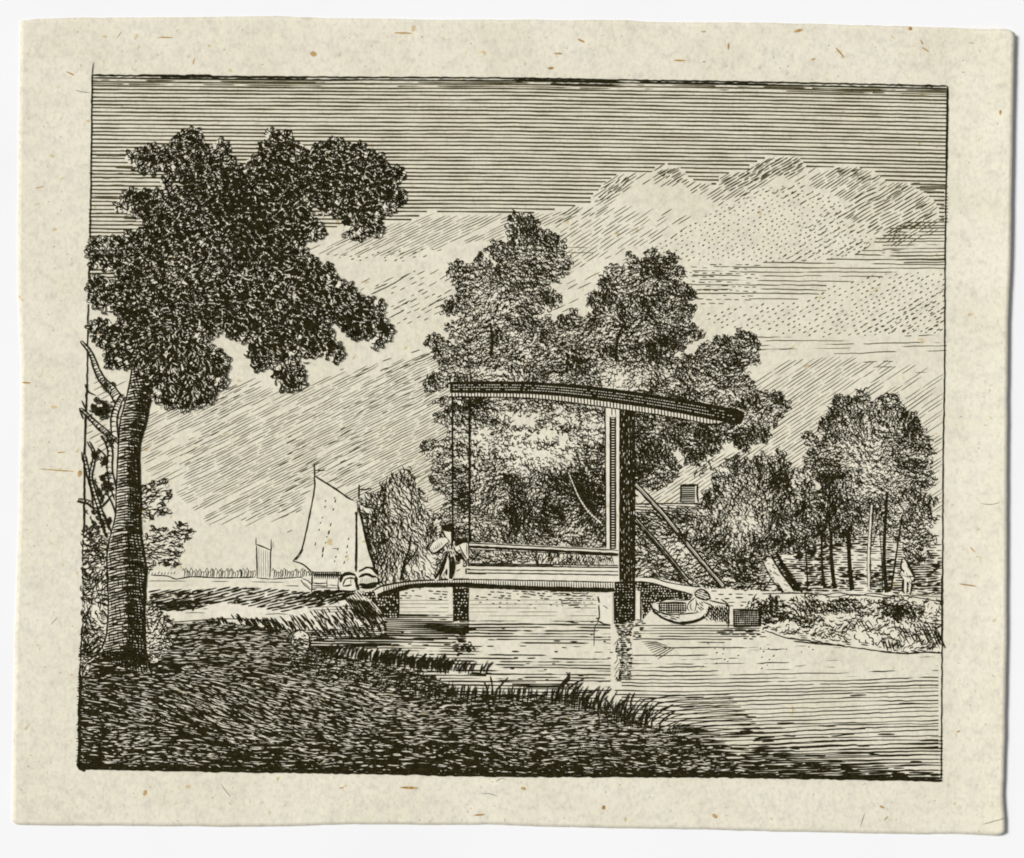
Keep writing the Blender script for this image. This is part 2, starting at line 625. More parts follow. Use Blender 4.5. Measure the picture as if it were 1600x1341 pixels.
# corners droop a little
verts = np.concatenate([np.stack([GX, GY, ZT], -1).reshape(-1, 3), np.stack([GX, GY, ZT - 1.0], -1).reshape(-1, 3)])
faces = []
n0 = NU * NV
idx = lambda j, i: j * NU + i
for j in range(NV - 1):
    for i in range(NU - 1):
        faces.append((idx(j, i), idx(j + 1, i), idx(j + 1, i + 1), idx(j, i + 1)))
        faces.append((n0 + idx(j, i), n0 + idx(j, i + 1), n0 + idx(j + 1, i + 1), n0 + idx(j + 1, i)))
for i in range(NU - 1):
    faces.append((idx(0, i), idx(0, i + 1), n0 + idx(0, i + 1), n0 + idx(0, i)))
    faces.append((idx(NV - 1, i + 1), idx(NV - 1, i), n0 + idx(NV - 1, i), n0 + idx(NV - 1, i + 1)))
for j in range(NV - 1):
    faces.append((idx(j + 1, 0), idx(j, 0), n0 + idx(j, 0), n0 + idx(j + 1, 0)))
    faces.append((idx(j, NU - 1), idx(j + 1, NU - 1), n0 + idx(j + 1, NU - 1), n0 + idx(j, NU - 1)))
sheet = thing('paper_sheet', 'cream sheet of old laid paper with wide blank margins lying on white', 'paper', (800, 1295))
me = bpy.data.meshes.new('sheet')
X = np.stack([(verts[:, 0] - 800) * S, -(verts[:, 1] - 1295) * S, verts[:, 2] * S], 1)
me.from_pydata(X.tolist(), [], faces)
me.materials.append(PAPER)
me.polygons.foreach_set('use_smooth', [True] * len(faces))
o = bpy.data.objects.new('sheet', me)
scene.collection.objects.link(o)
o.parent = sheet

# brown fibres and specks in the pulp
A = Art()
spots = [(258, 59, 26, 2.2, 0), (303, 96, 9, 2.6, -75), (490, 85, 11, 8, 10), (630, 52, 30, 3, 2), (110, 115, 14, 2.5, 25), (908, 64, 13, 3.4, 25), (872, 84, 14, 3, 2), (861, 107, 10, 4, -8), (1248, 48, 14, 5, -15), (1312, 82, 20, 3, 48), (1422, 45, 6, 6, 0), (1270, 93, 7, 3, -20), (1440, 66, 10, 2.6, 60), (1446, 78, 13, 2.6, 35), (1099, 50, 8, 2, 0), (42, 598, 14, 3, 2), (62, 293, 14, 1.8, -15), (640, 1231, 30, 4, 1), (749, 1273, 18, 3, -4), (818, 1232, 9, 5, 20), (943, 1262, 6, 7, 30), (1378, 1261, 9, 3.5, 25), (227, 1239, 6, 9, 10), (1511, 914, 30, 2.2, 8), (1519, 859, 14, 2, 45), (1497, 1143, 7, 2.5, -20), (1384, 1279, 10, 2.4, -45), (1062, 95, 20, 3, 2), (1138, 73, 3, 12, 0), (1518, 68, 10, 1.2, 10), (1561, 177, 4, 8, 0), (652, 162, 7, 6, 20), (813, 196, 14, 5, 20), (1381, 373, 16, 7, -25), (1055, 391, 7, 14, 12), (1401, 570, 26, 5, 12), (286, 753, 18, 4, -25), (1423, 558, 0.1, 0.1, 0), (90, 735, 60, 2, 4), (534, 1231, 8, 2, -10), (1117, 1275, 9, 6, 30), (125, 740, 7, 10, 20), (1313, 1243, 0.1, 0.1, 0), (505, 1198, 0.1, 0.1, 0), (800, 1262, 0.1, 0.1, 0), (1100, 97, 5, 2, 0), (96, 707, 12, 2, -5), (745, 330, 20, 5, -18), (1312, 1113, 9, 5, 0)]
for x, y, a, b_, th in spots:
    t = math.radians(th)
    k = 10
    ang = np.linspace(0, 2 * math.pi, k, endpoint=False)
    r = 0.5 * (0.85 + 0.3 * rng.random(k))
    px, py = a * r * np.cos(ang), b_ * r * np.sin(ang)
    A.poly(np.stack([x + px * math.cos(t) - py * math.sin(t), y + px * math.sin(t) + py * math.cos(t)], 1), STAINI, True)
margin = fill([(40, 40), (1560, 55), (1550, 1290), (30, 1280)]) & ~fill([(120, 110), (1485, 125), (1478, 1225), (115, 1210)])
c = scatter(margin, np.full((H_, W_), 0.06), 16)
commas(A, c, rng.random(len(c)) * 3.14, 2 + 4 * rng.random(len(c)), 0.5 + 0.5 * rng.random(len(c)), 0.2, mat=STAINI)
c = scatter(margin, np.full((H_, W_), 0.07), 16)
commas(A, c, rng.random(len(c)) * 3.14, 1 + 2 * rng.random(len(c)), 0.6 + 0.6 * rng.random(len(c)), 0.2, mat=THINI)
for pts in ([(118, 141), (128, 144), (142, 145)], [(345, 1225), (360, 1245)], [(775, 1222), (783, 1216), (793, 1219)], [(752, 1240), (765, 1240), (777, 1244)], [(1532, 787), (1548, 788), (1560, 785)], [(80, 976), (90, 964)], [(183, 60), (190, 50)], [(1344, 1292), (1351, 1270)], [(1535, 1287), (1568, 1277)]):
    A.line(pts, 0.9, 0.4, THINI)
A.build('fibres', sheet)['kind'] = 'stuff'

# ---- top edge of the printed picture and the slight tilt of its ruling
TX, TY = [144, 300, 500, 800, 1000, 1200, 1478], [118, 119.5, 121, 122.5, 126, 129, 135]
def T(x):
    return np.interp(x, TX, TY)
LBX = ([97, 118, 300, 480, 600, 700, 850, 980, 1040, 1100, 1200], [146, 144, 142, 138, 136, 133, 131, 130, 127, 125, 124])
RBX = ([135, 200, 400, 600, 700, 900, 1050, 1216], [1480, 1479, 1476, 1475, 1473, 1472, 1471, 1470])
BOTX, BOTY = [124, 250, 400, 600, 800, 1100, 1300, 1471], [1200, 1203, 1205, 1208, 1212, 1213, 1216, 1219]
PRINT = fill([(x, y) for x, y in zip(TX, TY)] + [(x, y) for y, x in zip(*RBX)] + [(x, y) for x, y in zip(BOTX[::-1], BOTY[::-1])] + [(x, y) for y, x in zip(LBX[0][::-1][:-1], LBX[1][::-1][:-1])])

# ---- sky: ruled horizontals above, open paper below
cloud_top = [(480, 372), (535, 352), (560, 346), (640, 345), (672, 330), (700, 334), (760, 337), (810, 334), (862, 331), (880, 322), (920, 321), (925, 308), (945, 285), (970, 272), (1000, 269), (1020, 271), (1022, 262), (1040, 256), (1060, 260), (1078, 278), (1092, 286), (1120, 288), (1124, 274), (1148, 268), (1170, 271), (1174, 256), (1200, 245), (1250, 243), (1262, 262), (1300, 263), (1306, 257), (1340, 261), (1372, 270), (1388, 284), (1420, 286), (1447, 302), (1465, 318), (1468, 345)]
SKY = PRINT & fill([(100, 90), (1500, 90), (1500, 945), (100, 945)])
skyp = Art()
skyp.ground(SKY, TONEI)
upper = PRINT & fill([(100, 90), (1500, 90), (1500, 345)] + cloud_top[::-1] + [(440, 378), (330, 436), (120, 436)])
dark = 0.85 + 0.5 * (N110 - 0.5) + 0.25 * np.exp(-((YY - T(XX.astype(float))) / 16.0) ** 2)
lines(skyp, upper, 6.0, 2.7, T, wob=0.6, wv=0.55, y0=4.5, mat=MIDI, seg=4.0)
lines(skyp, upper & (YY < T(XX.astype(float)) + 17), 6.0, 1.7, T, wob=0.8, wv=0.9, y0=7.5, prob=0.15 + 0.75 * N50, mat=MIDI, seg=4.0)
lines(skyp, upper & fill([(140, 240), (210, 225), (260, 300), (180, 380), (140, 380)]), 9, 1.8, T, wob=1.5, wv=1.0, y0=100, prob=np.full((H_, W_), 0.5), mat=MIDI, seg=4.0)
# thinner ruling going on right of the great cloud
rt = PRINT & fill([(1425, 286), (1500, 290), (1500, 350), (1470, 350), (1466, 318), (1447, 302)])
lines(skyp, rt, 5.0, 1.5, lambda x: 0.004 * x, wob=1.2, y0=150, prob=np.full((H_, W_), 0.75), mat=MIDI)
o = skyp.build('sky')
o['kind'] = 'structure'

# ---- clouds
cl = Art()
f0 = lambda lst: np.clip(blobs(0.0, lst), 0, 1)
vis = SKY
# left streaks under the ruling
m = vis & fill([(470, 395), (520, 375), (560, 348), (640, 347), (672, 332), (700, 336), (860, 333), (920, 323), (900, 345), (860, 352), (800, 378), (740, 378), (690, 388), (640, 402), (560, 402), (500, 398)])
dashes(cl, m, -26, 4.1, 1.25, (20, 60), (1, 4), 0.9, prob=0.97 - 0.5 * np.clip((YY - 372) / 30, 0, 1) + 0 * XX, mat=MIDI)
m = vis & fill([(500, 396), (640, 392), (690, 384), (700, 392), (650, 408), (590, 410), (520, 404)])
dashes(cl, m, -22, 5.5, 1.6, (3, 9), (3, 8), 1, prob=np.full((H_, W_), 0.7), mat=MIDI)
# middle broken streaks
m = vis & fill([(548, 442), (600, 430), (640, 425), (700, 414), (720, 410), (716, 440), (704, 470), (694, 490), (660, 505), (610, 512), (600, 500), (580, 470)])
dashes(cl, m, -28, 7.5, 1.5, (5, 18), (3, 10), 1.5, prob=0.45 + 0.5 * N50, mat=MIDI)
for a in ([(580, 460), (610, 446), (640, 428)], [(608, 497), (632, 485)], [(585, 452), (606, 443)], [(668, 480), (690, 466)], [(626, 478), (640, 470)]):
    cl.line(a, 1.8, 0.5)
# great lower bank of shadow
m = vis & fill([(215, 655), (255, 634), (330, 634), (362, 600), (400, 590), (430, 607), (475, 602), (520, 585), (560, 572), (640, 558), (690, 545), (720, 560), (720, 905), (560, 800), (500, 745), (480, 775), (455, 838), (430, 822), (330, 826), (262, 760), (230, 745), (215, 700)])
pr = np.clip(blobs(0.95, [(430, 570, 60, 26, -0.7), (500, 590, 60, 10, -0.3), (250, 740, 60, 40, -0.5), (330, 700, 60, 30, -0.15), (380, 825, 80, 22, -0.75), (450, 640, 40, 14, -0.2), (290, 660, 40, 25, -0.2)]), 0, 1)
dashes(cl, m, -27, 3.9, 1.25, (18, 60), (1, 4), 0.9, prob=pr, mat=MIDI)
dashes(cl, m & (N50 > 0.6), -27, 8, 1.4, (8, 22), (4, 12), 2.0, prob=pr * 0.6, mat=MIDI)
m = vis & fill([(530, 578), (600, 562), (680, 540), (690, 560), (610, 590), (540, 590)])
dashes(cl, m, -20, 6.0, 1.5, (10, 30), (2, 8), 1.5, prob=np.full((H_, W_), 0.55), mat=MIDI)
# behind the dead branches
m = vis & fill([(138, 585), (205, 585), (200, 640), (180, 700), (135, 760)])
dashes(cl, m, -28, 9, 1.3, (10, 30), (3, 10), 1.5, prob=np.full((H_, W_), 0.8), mat=MIDI)
# great cloud: shaded rims
rim = vis & fill(cloud_top[8:] + [(1466, 362), (1400, 392), (1370, 375), (1440, 330), (1400, 315), (1330, 320), (1290, 300), (1240, 285), (1195, 290), (1150, 312), (1120, 322), (1090, 305), (1060, 300), (1020, 290), (980, 300), (950, 330), (900, 345)])
dashes(cl, rim, -33, 4.3, 1.6, (14, 40), (1, 4), 1.0, prob=0.8 + 0 * N25, mat=MIDI)
shade = vis & fill([(1345, 300), (1380, 290), (1420, 290), (1460, 318), (1466, 335), (1440, 352), (1400, 366), (1370, 364), (1340, 350), (1310, 340)])
dashes(cl, shade, -30, 5.4, 2.0, (14, 40), (1, 4), 2.0, mat=MIDI)
dashes(cl, vis & fill([(925, 318), (950, 285), (990, 272), (985, 285), (950, 312)]), -42, 4.5, 2.0, (8, 20), (1, 4), 1.5, mat=MIDI)
dashes(cl, vis & fill([(1022, 270), (1040, 258), (1062, 264), (1080, 285), (1072, 290), (1040, 280)]), -32, 4.5, 2.0, (8, 20), (1, 4), 1.5, mat=MIDI)
dashes(cl, vis & fill([(1172, 262), (1205, 247), (1250, 246), (1258, 262), (1245, 275), (1200, 275), (1160, 295), (1130, 300), (1125, 280)]), -30, 4.6, 2.1, (8, 22), (1, 4), 1.5, mat=MIDI)
dashes(cl, vis & fill([(1305, 262), (1345, 264), (1375, 275), (1360, 284), (1310, 276)]), -24, 4.6, 2.0, (8, 22), (1, 4), 1.5, mat=MIDI)
# left flank: long thin strokes
m = vis & fill([(862, 345), (920, 330), (960, 325), (1000, 310), (1060, 330), (1100, 340), (1060, 370), (1000, 385), (960, 400), (900, 420), (870, 418), (880, 380)])
dashes(cl, m, -34, 5.4, 1.35, (14, 40), (2, 7), 1.0, prob=np.clip(blobs(0.95, [(1050, 330, 60, 40, -0.8), (1000, 310, 30, 16, -0.5)]), 0, 1), mat=MIDI)
m = vis & fill([(845, 440), (900, 415), (960, 395), (990, 400), (950, 432), (920, 445), (880, 470), (850, 480), (870, 450)])
dashes(cl, m, -27, 7.5, 1.4, (10, 30), (4, 12), 1.5, prob=np.full((H_, W_), 0.6), mat=MIDI)
m = vis & fill([(866, 470), (925, 440), (945, 445), (920, 460), (905, 485), (870, 500), (850, 490)])
dashes(cl, m, -25, 7.5, 1.4, (8, 24), (4, 12), 1.5, prob=np.full((H_, W_), 0.6), mat=MIDI)
m = vis & fill([(855, 380), (930, 380), (930, 400), (860, 400)])
dashes(cl, m, 1, 8, 1.2, (20, 50), (6, 12), 1.0, prob=np.full((H_, W_), 0.6), mat=MIDI)
# stippled belly
m = vis & fill([(1020, 385), (1080, 345), (1120, 325), (1160, 310), (1200, 293), (1240, 290), (1290, 305), (1330, 325), (1310, 345), (1370, 378), (1330, 400), (1240, 412), (1180, 412), (1120, 405), (1060, 412)])
dashes(cl, m, -31, 7.2, 1.7, (2.2, 5), (4, 7), 0.8, prob=0.92 + 0 * XX, mat=MIDI)
m = vis & fill([(1110, 318), (1165, 300), (1250, 285), (1320, 325), (1380, 365), (1350, 396), (1230, 412), (1200, 408), (1260, 375), (1260, 330), (1200, 300), (1140, 330)])
dashes(cl, m, -31, 7.0, 1.7, (5, 16), (3, 7), 1.0, prob=np.full((H_, W_), 0.7), mat=MIDI)
# dark flat streaks at the right border
m = vis & fill([(1368, 375), (1400, 352), (1420, 342), (1500, 342), (1500, 414), (1410, 412), (1380, 395)])
lines(cl, m, 5.2, 1.9, None, -0.6, wob=1.2, prob=np.full((H_, W_), 0.85), mat=MIDI)
m = vis & fill([(1180, 412), (1260, 408), (1330, 400), (1365, 385), (1500, 405), (1500, 420), (1400, 424), (1360, 440), (1300, 440), (1285, 460), (1240, 470), (1140, 465), (1060, 460), (1060, 442), (1100, 440), (1080, 425), (1120, 415)])
lines(cl, m, 6.8, 1.7, None, 0.4, wob=1.5, prob=np.full((H_, W_), 0.78), mat=MIDI)
m = vis & fill([(1068, 412), (1190, 412), (1190, 470), (1085, 478), (1078, 445)])
dashes(cl, m, 1, 7, 1.6, (4, 12), (3, 8), 1.0, prob=np.full((H_, W_), 0.75), mat=MIDI)
# second stippled bank
m = vis & fill([(1090, 490), (1180, 475), (1250, 472), (1290, 452), (1320, 440), (1370, 428), (1500, 424), (1500, 520), (1400, 522), (1300, 528), (1200, 520), (1130, 515)])
dashes(cl, m, -30, 7.4, 1.8, (3, 6.5), (4, 7), 0.8, prob=0.92 + 0 * XX, mat=MIDI)
m = vis & fill([(1340, 505), (1500, 440), (1500, 515), (1360, 522)])
dashes(cl, m, -30, 8, 1.9, (5, 12), (2, 6), 0.8, prob=np.full((H_, W_), 0.7), mat=MIDI)
m = vis & fill([(1160, 522), (1300, 528), (1500, 520), (1500, 552), (1400, 556), (1300, 552), (1180, 548)])
lines(cl, m, 6.6, 1.5, None, -1.2, wob=2.2, prob=np.full((H_, W_), 0.62), mat=MIDI)
m = vis & fill([(1340, 555), (1500, 560), (1500, 585), (1360, 580)])
dashes(cl, m, 0, 9, 1.4, (10, 40), (8, 20), 1.0, prob=np.full((H_, W_), 0.35), mat=MIDI)
m = vis & fill([(1085, 560), (1125, 548), (1130, 556), (1090, 565)])
dashes(cl, m, -4, 5, 1.6, (8, 24), (3, 8), 1.0, mat=MIDI)
# long parallel slant right of the trees
m = vis & fill([(1170, 600), (1230, 562), (1320, 556), (1420, 565), (1500, 590), (1500, 930), (1440, 930), (1380, 700), (1280, 700), (1250, 760), (1100, 830), (990, 800), (1040, 690), (1080, 720), (1180, 700), (1160, 640)])
pr = np.clip(blobs(0.97, [(1410, 590, 55, 24, -0.75), (1330, 600, 40, 14, -0.3), (1440, 650, 30, 20, -0.3)]), 0, 1)
dashes(cl, m, -34, 5.0, 1.35, (22, 64), (1, 5), 0.9, prob=pr, mat=MIDI)
o = cl.build('clouds')
o['kind'] = 'structure'

# ---- water
wt = Art()
water_poly = [(236, 898), (470, 902), (600, 905), (1000, 912), (1120, 930), (1195, 985), (1230, 995), (1290, 1005), (1350, 1012), (1400, 1020), (1480, 1022), (1480, 1222), (1070, 1222), (700, 1100), (480, 1020), (480, 990), (236, 960)]
WATER = PRINT & fill(water_poly)
wt.ground(WATER, TONEI)
# far strip behind the boat
lines(wt, WATER & fill([(236, 898), (470, 903), (470, 915), (236, 912)]), 5, 1.2, None, 0.4, prob=np.full((H_, W_), 0.35))
# clear water seen under the bridge
for x0, x1 in ((624, 706), (734, 936)):
    lines(wt, WATER & fill([(x0, 938), (x1, 938), (x1, 966), (x0, 966)]), 6, 0.9, None, 0, wob=0.5, prob=np.full((H_, W_), 0.75), mat=THINI)
    m = WATER & fill([(x0, 922), (x1 - 4, 924), (x1 - 8, 938), (x0, 936)])
    dashes(wt, m, 4, 4.0, 1.9, (4, 12), (1, 5), 1.5, prob=0.35 + 0.5 * N12)
dashes(wt, WATER & fill([(868, 926), (912, 926), (908, 952), (880, 952)]), 0, 3.6, 1.8, (10, 24), (1, 4), 0.8, prob=np.full((H_, W_), 0.8))
dashes(wt, WATER & fill([(740, 928), (930, 926), (930, 952), (740, 950)]), 2, 5, 1.5, (2, 5), (4, 10), 1.0, prob=np.full((H_, W_), 0.5))
# shaded water below the deck on the left
dk = fill([(466, 992), (560, 985), (625, 958), (708, 960), (735, 966), (740, 985), (700, 998), (600, 1008), (500, 1018), (470, 1016)])
lines(wt, WATER & dk, 3.3, 2.6, None, 0.3, wob=1.2, wv=0.9, prob=np.full((H_, W_), 0.9))
pw = np.clip(blobs(0.54, [(730, 985, 60, 14, 0.5), (860, 975, 90, 8, 0.3), (800, 1010, 70, 8, -0.3), (860, 998, 50, 5, 0.5), (900, 1005, 50, 6, 0.3), (640, 1000, 60, 12, 0.25), (870, 1018, 60, 10, -0.35), (720, 1020, 30, 16, 0.35)]), 0, 1)
m = WATER & fill([(490, 1000), (740, 966), (958, 966), (958, 1090), (880, 1085), (760, 1060), (640, 1030)])
lines(wt, m, 4.8, 2.1, None, 0.3, wob=1.0, wv=1.0, prob=pw)
dashes(wt, m, 1, 9, 2.1, (4, 14), (8, 26), 1.0, prob=0.2 + 0.5 * N50)
m = WATER & fill([(540, 1040), (760, 1055), (900, 1075), (960, 1090), (880, 1095), (700, 1085), (560, 1065)])
lines(wt, m, 5.0, 2.1, None, 0.3, wob=0.9, wv=0.9, prob=np.full((H_, W_), 0.85))
# reflections
m = WATER & fill([(707, 968), (735, 968), (732, 995), (745, 1018), (715, 1024), (704, 1010), (712, 992)])
dashes(wt, m, 0, 2.9, 2.4, (6, 16), (0, 3), 1.0)
m = WATER & fill([(958, 972), (992, 972), (986, 1000), (990, 1030), (984, 1062), (964, 1066), (968, 1035), (960, 1015), (966, 995)])
dashes(wt, m, 3, 2.9, 2.4, (5, 14), (0, 4), 1.5)
for k in range(60):
    y = 985 + rng.random() * 78
    x = 962 + rng.random() * 24
    wt.line([(x, y), (x + (rng.random() - 0.5) * 10, y + 3 + 5 * rng.random())], 1.5)
wt.line([(935, 972), (929, 980), (928, 1010)], 1.5)
m = WATER & fill([(990, 970), (1010, 972), (1000, 1004), (988, 1000)])
dashes(wt, m, -4, 3.2, 2.2, (5, 16), (1, 5), 1.0, prob=np.full((H_, W_), 0.85))
m = WATER & fill([(1000, 973), (1195, 978), (1190, 990), (1120, 1005), (1000, 1000)])
lines(wt, m, 4.4, 1.7, None, 0.2, wob=0.9, wv=0.9, prob=np.full((H_, W_), 0.70))
dashes(wt, WATER & fill([(1110, 983), (1195, 983), (1200, 1000), (1140, 1000)]), 0, 3.4, 1.9, (6, 18), (1, 5), 0.6, prob=np.full((H_, W_), 0.7))
# converging slant left of open water
for k in range(9):
    wt.line([(1003 + k * 3, 1003 + k * 3.4), (1028 + k * 3.2, 1003 + k * 1.2)], 1.5)
# open water on the right, closing towards the bottom
rp = np.clip(0.76 + (YY - 1040) / 80.0 + 0 * XX, 0, 1)
rp = np.clip(rp + blobs(0, [(1350, 1040, 150, 28, -0.6), (1140, 1035, 60, 14, -0.2), (1300, 1065, 120, 14, 0.05)]), 0, 1)
m = WATER & fill([(995, 1000), (1480, 1000), (1480, 1224), (1060, 1224), (960, 1080), (975, 1060)])
lines(wt, m, 6.0, 1.75, lambda x: -0.010 * (x - 1000) + 3 * np.sin(x / 140.0), wob=1.9, wv=0.8, prob=rp)
m2 = m & fill([(1000, 1110), (1480, 1150), (1480, 1224), (1060, 1224)])
lines(wt, m2, 6.0, 2.0, lambda x: -0.02 * (x - 1000) + 3 * np.sin(x / 120.0), wob=1.8, wv=1.0, prob=np.clip((YY - 1085) / 110.0 + 0.0 * XX, 0, 0.95), y0=1120)
m3 = m & fill([(1060, 1150), (1250, 1120), (1215, 1160), (1330, 1190), (1480, 1208), (1480, 1224), (1060, 1224)])
dashes(wt, m3, -1, 3.7, 2.7, (16, 60), (1, 8), 1.5, prob=np.clip((YY - 1120) / 70.0 + 0 * XX, 0, 0.95))
dashes(wt, m, -1, 15, 2.6, (14, 40), (30, 90), 1.5, prob=np.clip((YY - 1050) / 100.0 + 0 * XX, 0, 0.8))
m = WATER & fill([(1090, 1005), (1330, 1010), (1200, 1045), (1100, 1050)])
dashes(wt, m, -30, 7, 1.7, (2, 4), (5, 12), 1.0, prob=np.full((H_, W_), 0.35))
# ripples round the reeds
for k in range(10):
    y = 1085 + k * 6.5
    wt.line([(1000 + k * 6, y + 26 - k), (1020 + k * 9, y + 8), (1060 + k * 11, y + 2), (1140 + 6 * k, y)], 2.0)
o = wt.build('water')
o['kind'] = 'structure'

# ---- far flat land with its hedge
hd = Art()
FAR = fill([(228, 892), (470, 888), (480, 905), (236, 905)])
hd.ground(FAR & PRINT)
for k in range(62):
    x = 285 + k * 3.35 + rng.random() * 2
    if 399 < x < 424:
        continue
    h = 9 + 7 * rng.random()
    hd.line([(x - 2, 902 - h * 0.6), (x + 1, 903 - h), (x + 3, 902 - h * 0.5), (x + 1, 903)], 1.3 + 0.6 * rng.random())
hd.line([(236, 899), (262, 900), (275, 905), (300, 901), (340, 903), (398, 902)], 2.0)
hd.line([(424, 905), (470, 902), (488, 901)], 1.6)
hd.line([(232, 908), (290, 908)], 1.2)
for k in range(9):
    x = 232 + k * 5
    hd.line([(x, 898), (x + 2, 892 + 4 * rng.random())], 1.4)
o = hd.build('hedge')
tag(o, 'low far hedge in a thin line along the horizon', 'hedge', kind='stuff')

# far sail
t_ = thing('sailing_boat', 'tiny distant four-cornered sail standing above the far hedge', 'boat', (411, 905))
A = Art()
q = [(400, 848), (423, 859), (424, 904), (400, 903)]
A.poly(q)
A.line([(400, 850), (424, 860)], 2.2)
A.line([(401, 852), (402, 903)], 2.2)
A.line([(423, 858), (422, 904)], 2.0)
A.line([(400, 903), (424, 905)], 1.6)
for x in (404.5, 408, 411.5, 415, 418.5):
    A.line([(x, 853 + (x - 400) * 0.45), (x + 0.5, 902)], 0.8, mat=THINI)
A.build('sail', t_)
A = Art()
A.line([(400, 840), (400, 852)], 1.6)
A.line([(424, 843), (424, 862)], 1.8)
A.line([(427, 846), (427, 856)], 1.2)
A.build('mast', t_)

# ---- meadow strips on the left bank
md = Art()
MEAD = PRINT & fill([(228, 918), (300, 916), (360, 919), (420, 917), (480, 924), (560, 922), (600, 925), (600, 990), (480, 1000), (228, 1000)])
md.ground(MEAD, PAP)
a1 = PRINT & fill([(232, 922), (290, 920), (360, 917), (420, 919), (480, 925), (555, 922), (545, 938), (510, 946), (440, 956), (400, 950), (370, 944), (340, 942), (300, 954), (236, 956)])
dashes(md, a1, -14, 4.2, 2.3, (10, 30), (1, 5), 2.0)
dashes(md, PRINT & fill([(232, 940), (290, 938), (340, 938), (300, 954), (236, 956)]), -3, 3.2, 2.8, (12, 30), (0, 3), 1.5)
dashes(md, PRINT & fill([(440, 930), (560, 922), (545, 938), (470, 948)]), -16, 4.0, 2.4, (10, 26), (1, 5), 1.5)
lines(md, PRINT & fill([(480, 948), (560, 944), (550, 958), (470, 960)]), 4, 1.1, None, -1, prob=np.full((H_, W_), 0.6), mat=THINI)
for x0, y0, x1 in ((245, 950, 268), (290, 958, 320), (415, 960, 450), (316, 952, 326)):
    md.line([(x0, y0), ((x0 + x1) / 2, y0 - 1), (x1, y0)], 1.2)
md.line([(255, 974), (300, 970), (360, 967), (430, 969)], 1.8)
# bank edge with slanting grass
for k in range(430):
    u_ = rng.random()
    x = 318 + u_ * 282
    top = np.interp(x, [318, 345, 372, 390, 430, 480, 520, 560, 600], [968, 962, 958, 964, 963, 956, 946, 944, 950])
    bot = np.interp(x, [318, 400, 480, 560, 600], [980, 990, 999, 996, 984])
    y = top + (bot - top) * rng.random() * 0.85
    ln = 8 + 9 * rng.random()
    md.line([(x - ln * 0.25, y), (x + ln * 0.1, y + ln * 0.4), (x + ln * 0.35, y + ln * 0.85)], 1.9 + 0.7 * rng.random(), 0.4, dens=4)
dashes(md, PRINT & fill([(524, 928), (566, 922), (590, 940), (600, 968), (570, 966), (548, 944), (520, 944)]), 52, 3.8, 1.9, (10, 24), (1, 4), 0.8)
for k in range(17):
    u_ = k / 16.0
    x = 540 + u_ * 32
    md.line([(x, 934 + u_ * 4), (x + 14, 955 + 2 * rng.random()), (x + 24 + rng.random() * 8, 972 + 4 * rng.random())], 1.8, 0.5)
dashes(md, PRINT & fill([(530, 944), (556, 940), (566, 966), (520, 986)]), 42, 5.6, 1.8, (8, 18), (1, 4), 1.0)
dashes(md, PRINT & fill([(300, 970), (420, 980), (500, 984), (560, 978), (606, 970), (606, 992), (480, 1003), (430, 990), (300, 985)]), 1, 3.0, 2.2, (10, 30), (0, 4), 0.8)
dashes(md, a1, -16, 4.6, 2.2, (12, 34), (1, 5), 1.5)
dashes(md, a1, -8, 6.0, 2.2, (10, 30), (2, 7), 2.0, prob=0.3 + 0.6 * N25)
o = md.build('meadow')
o['kind'] = 'structure'

# ==================================================================== THE CENTRAL TREES
def tree(name, label, base, crown_poly, tone, trunk=None, group=None, cat='tree', flow=0.0, sz=4.6, L=(4, 8), w=1.6, nz=(0.30, 0.28), fv=1.5, extra=None, bend=0.42, mask_cut=None, edge_dark=True):
    t_ = thing(name, label, cat, base, group)
    if trunk:
        B = Art()
        for pts, wd in trunk:
            q = smooth(pts, 5, False)
            k = len(q)
            B.strokes(q[None], np.linspace(wd[0], wd[1], k)[None])
            for s in range(int(k / 2)):
                pass
        LAYER[0] += 0
    A = Art()
    m, E = leafy_mask(crown_poly, sz, sz * 1.6, 1.8, 0.5)
    m &= PRINT
    if mask_cut is not None:
        m &= ~mask_cut
    tn = tone + 0.075 + (N25 - 0.5) * nz[0] + (N12 - 0.5) * nz[1]
    foliage(A, m, tn, flow, fv, L, w, bend)
    if edge_dark and len(E):
        ok = at(m, E[:, 0], E[:, 1])
        E = E[ok]
        sel = rng.random(len(E)) < 0.55
        commas(A, E[sel, :2], E[sel, 2] + 1.57, E[sel, 3] * 1.3, w * 0.9, -0.45)
        c = E[:, :2] + (rng.random((len(E), 2)) - 0.5) * 5
        commas(A, c, E[:, 2], E[:, 3] * 1.3, w, 0.25)
    if extra:
        extra(A)
    A.build('crown', t_)
    if trunk:
        B.z0 = A.z0 + 0.010
        for vv in B.V:
            vv[:, 2] += (A.zi - B.zi) + 0.006
        B.build('trunk', t_)
    return t_

# poplar-like young tree beside the sail
tree('tree', 'small upright tree with flame-shaped feathery foliage just right of the white sail', (622, 908),
     [(570, 905), (576, 870), (574, 835), (568, 805), (565, 788), (574, 772), (588, 776), (597, 788), (600, 766), (612, 750), (624, 738), (640, 741), (645, 756), (642, 766), (658, 764), (665, 780), (660, 795), (674, 800), (668, 815), (682, 830), (692, 848), (694, 870), (690, 906), (630, 908)],
     blobs(0.55, [(640, 890, 40, 20, -0.15), (590, 830, 20, 50, 0.12), (620, 850, 20, 50, 0.08), (650, 800, 25, 30, -0.08), (672, 880, 18, 20, -0.25)]),
     trunk=[([(626, 906), (632, 880), (640, 855), (641, 838)], (4.5, 3)), ([(632, 885), (650, 862), (652, 850)], (3, 2))], flow=1.25, fv=0.7, L=(7, 14), w=1.6, sz=7, bend=0.2)

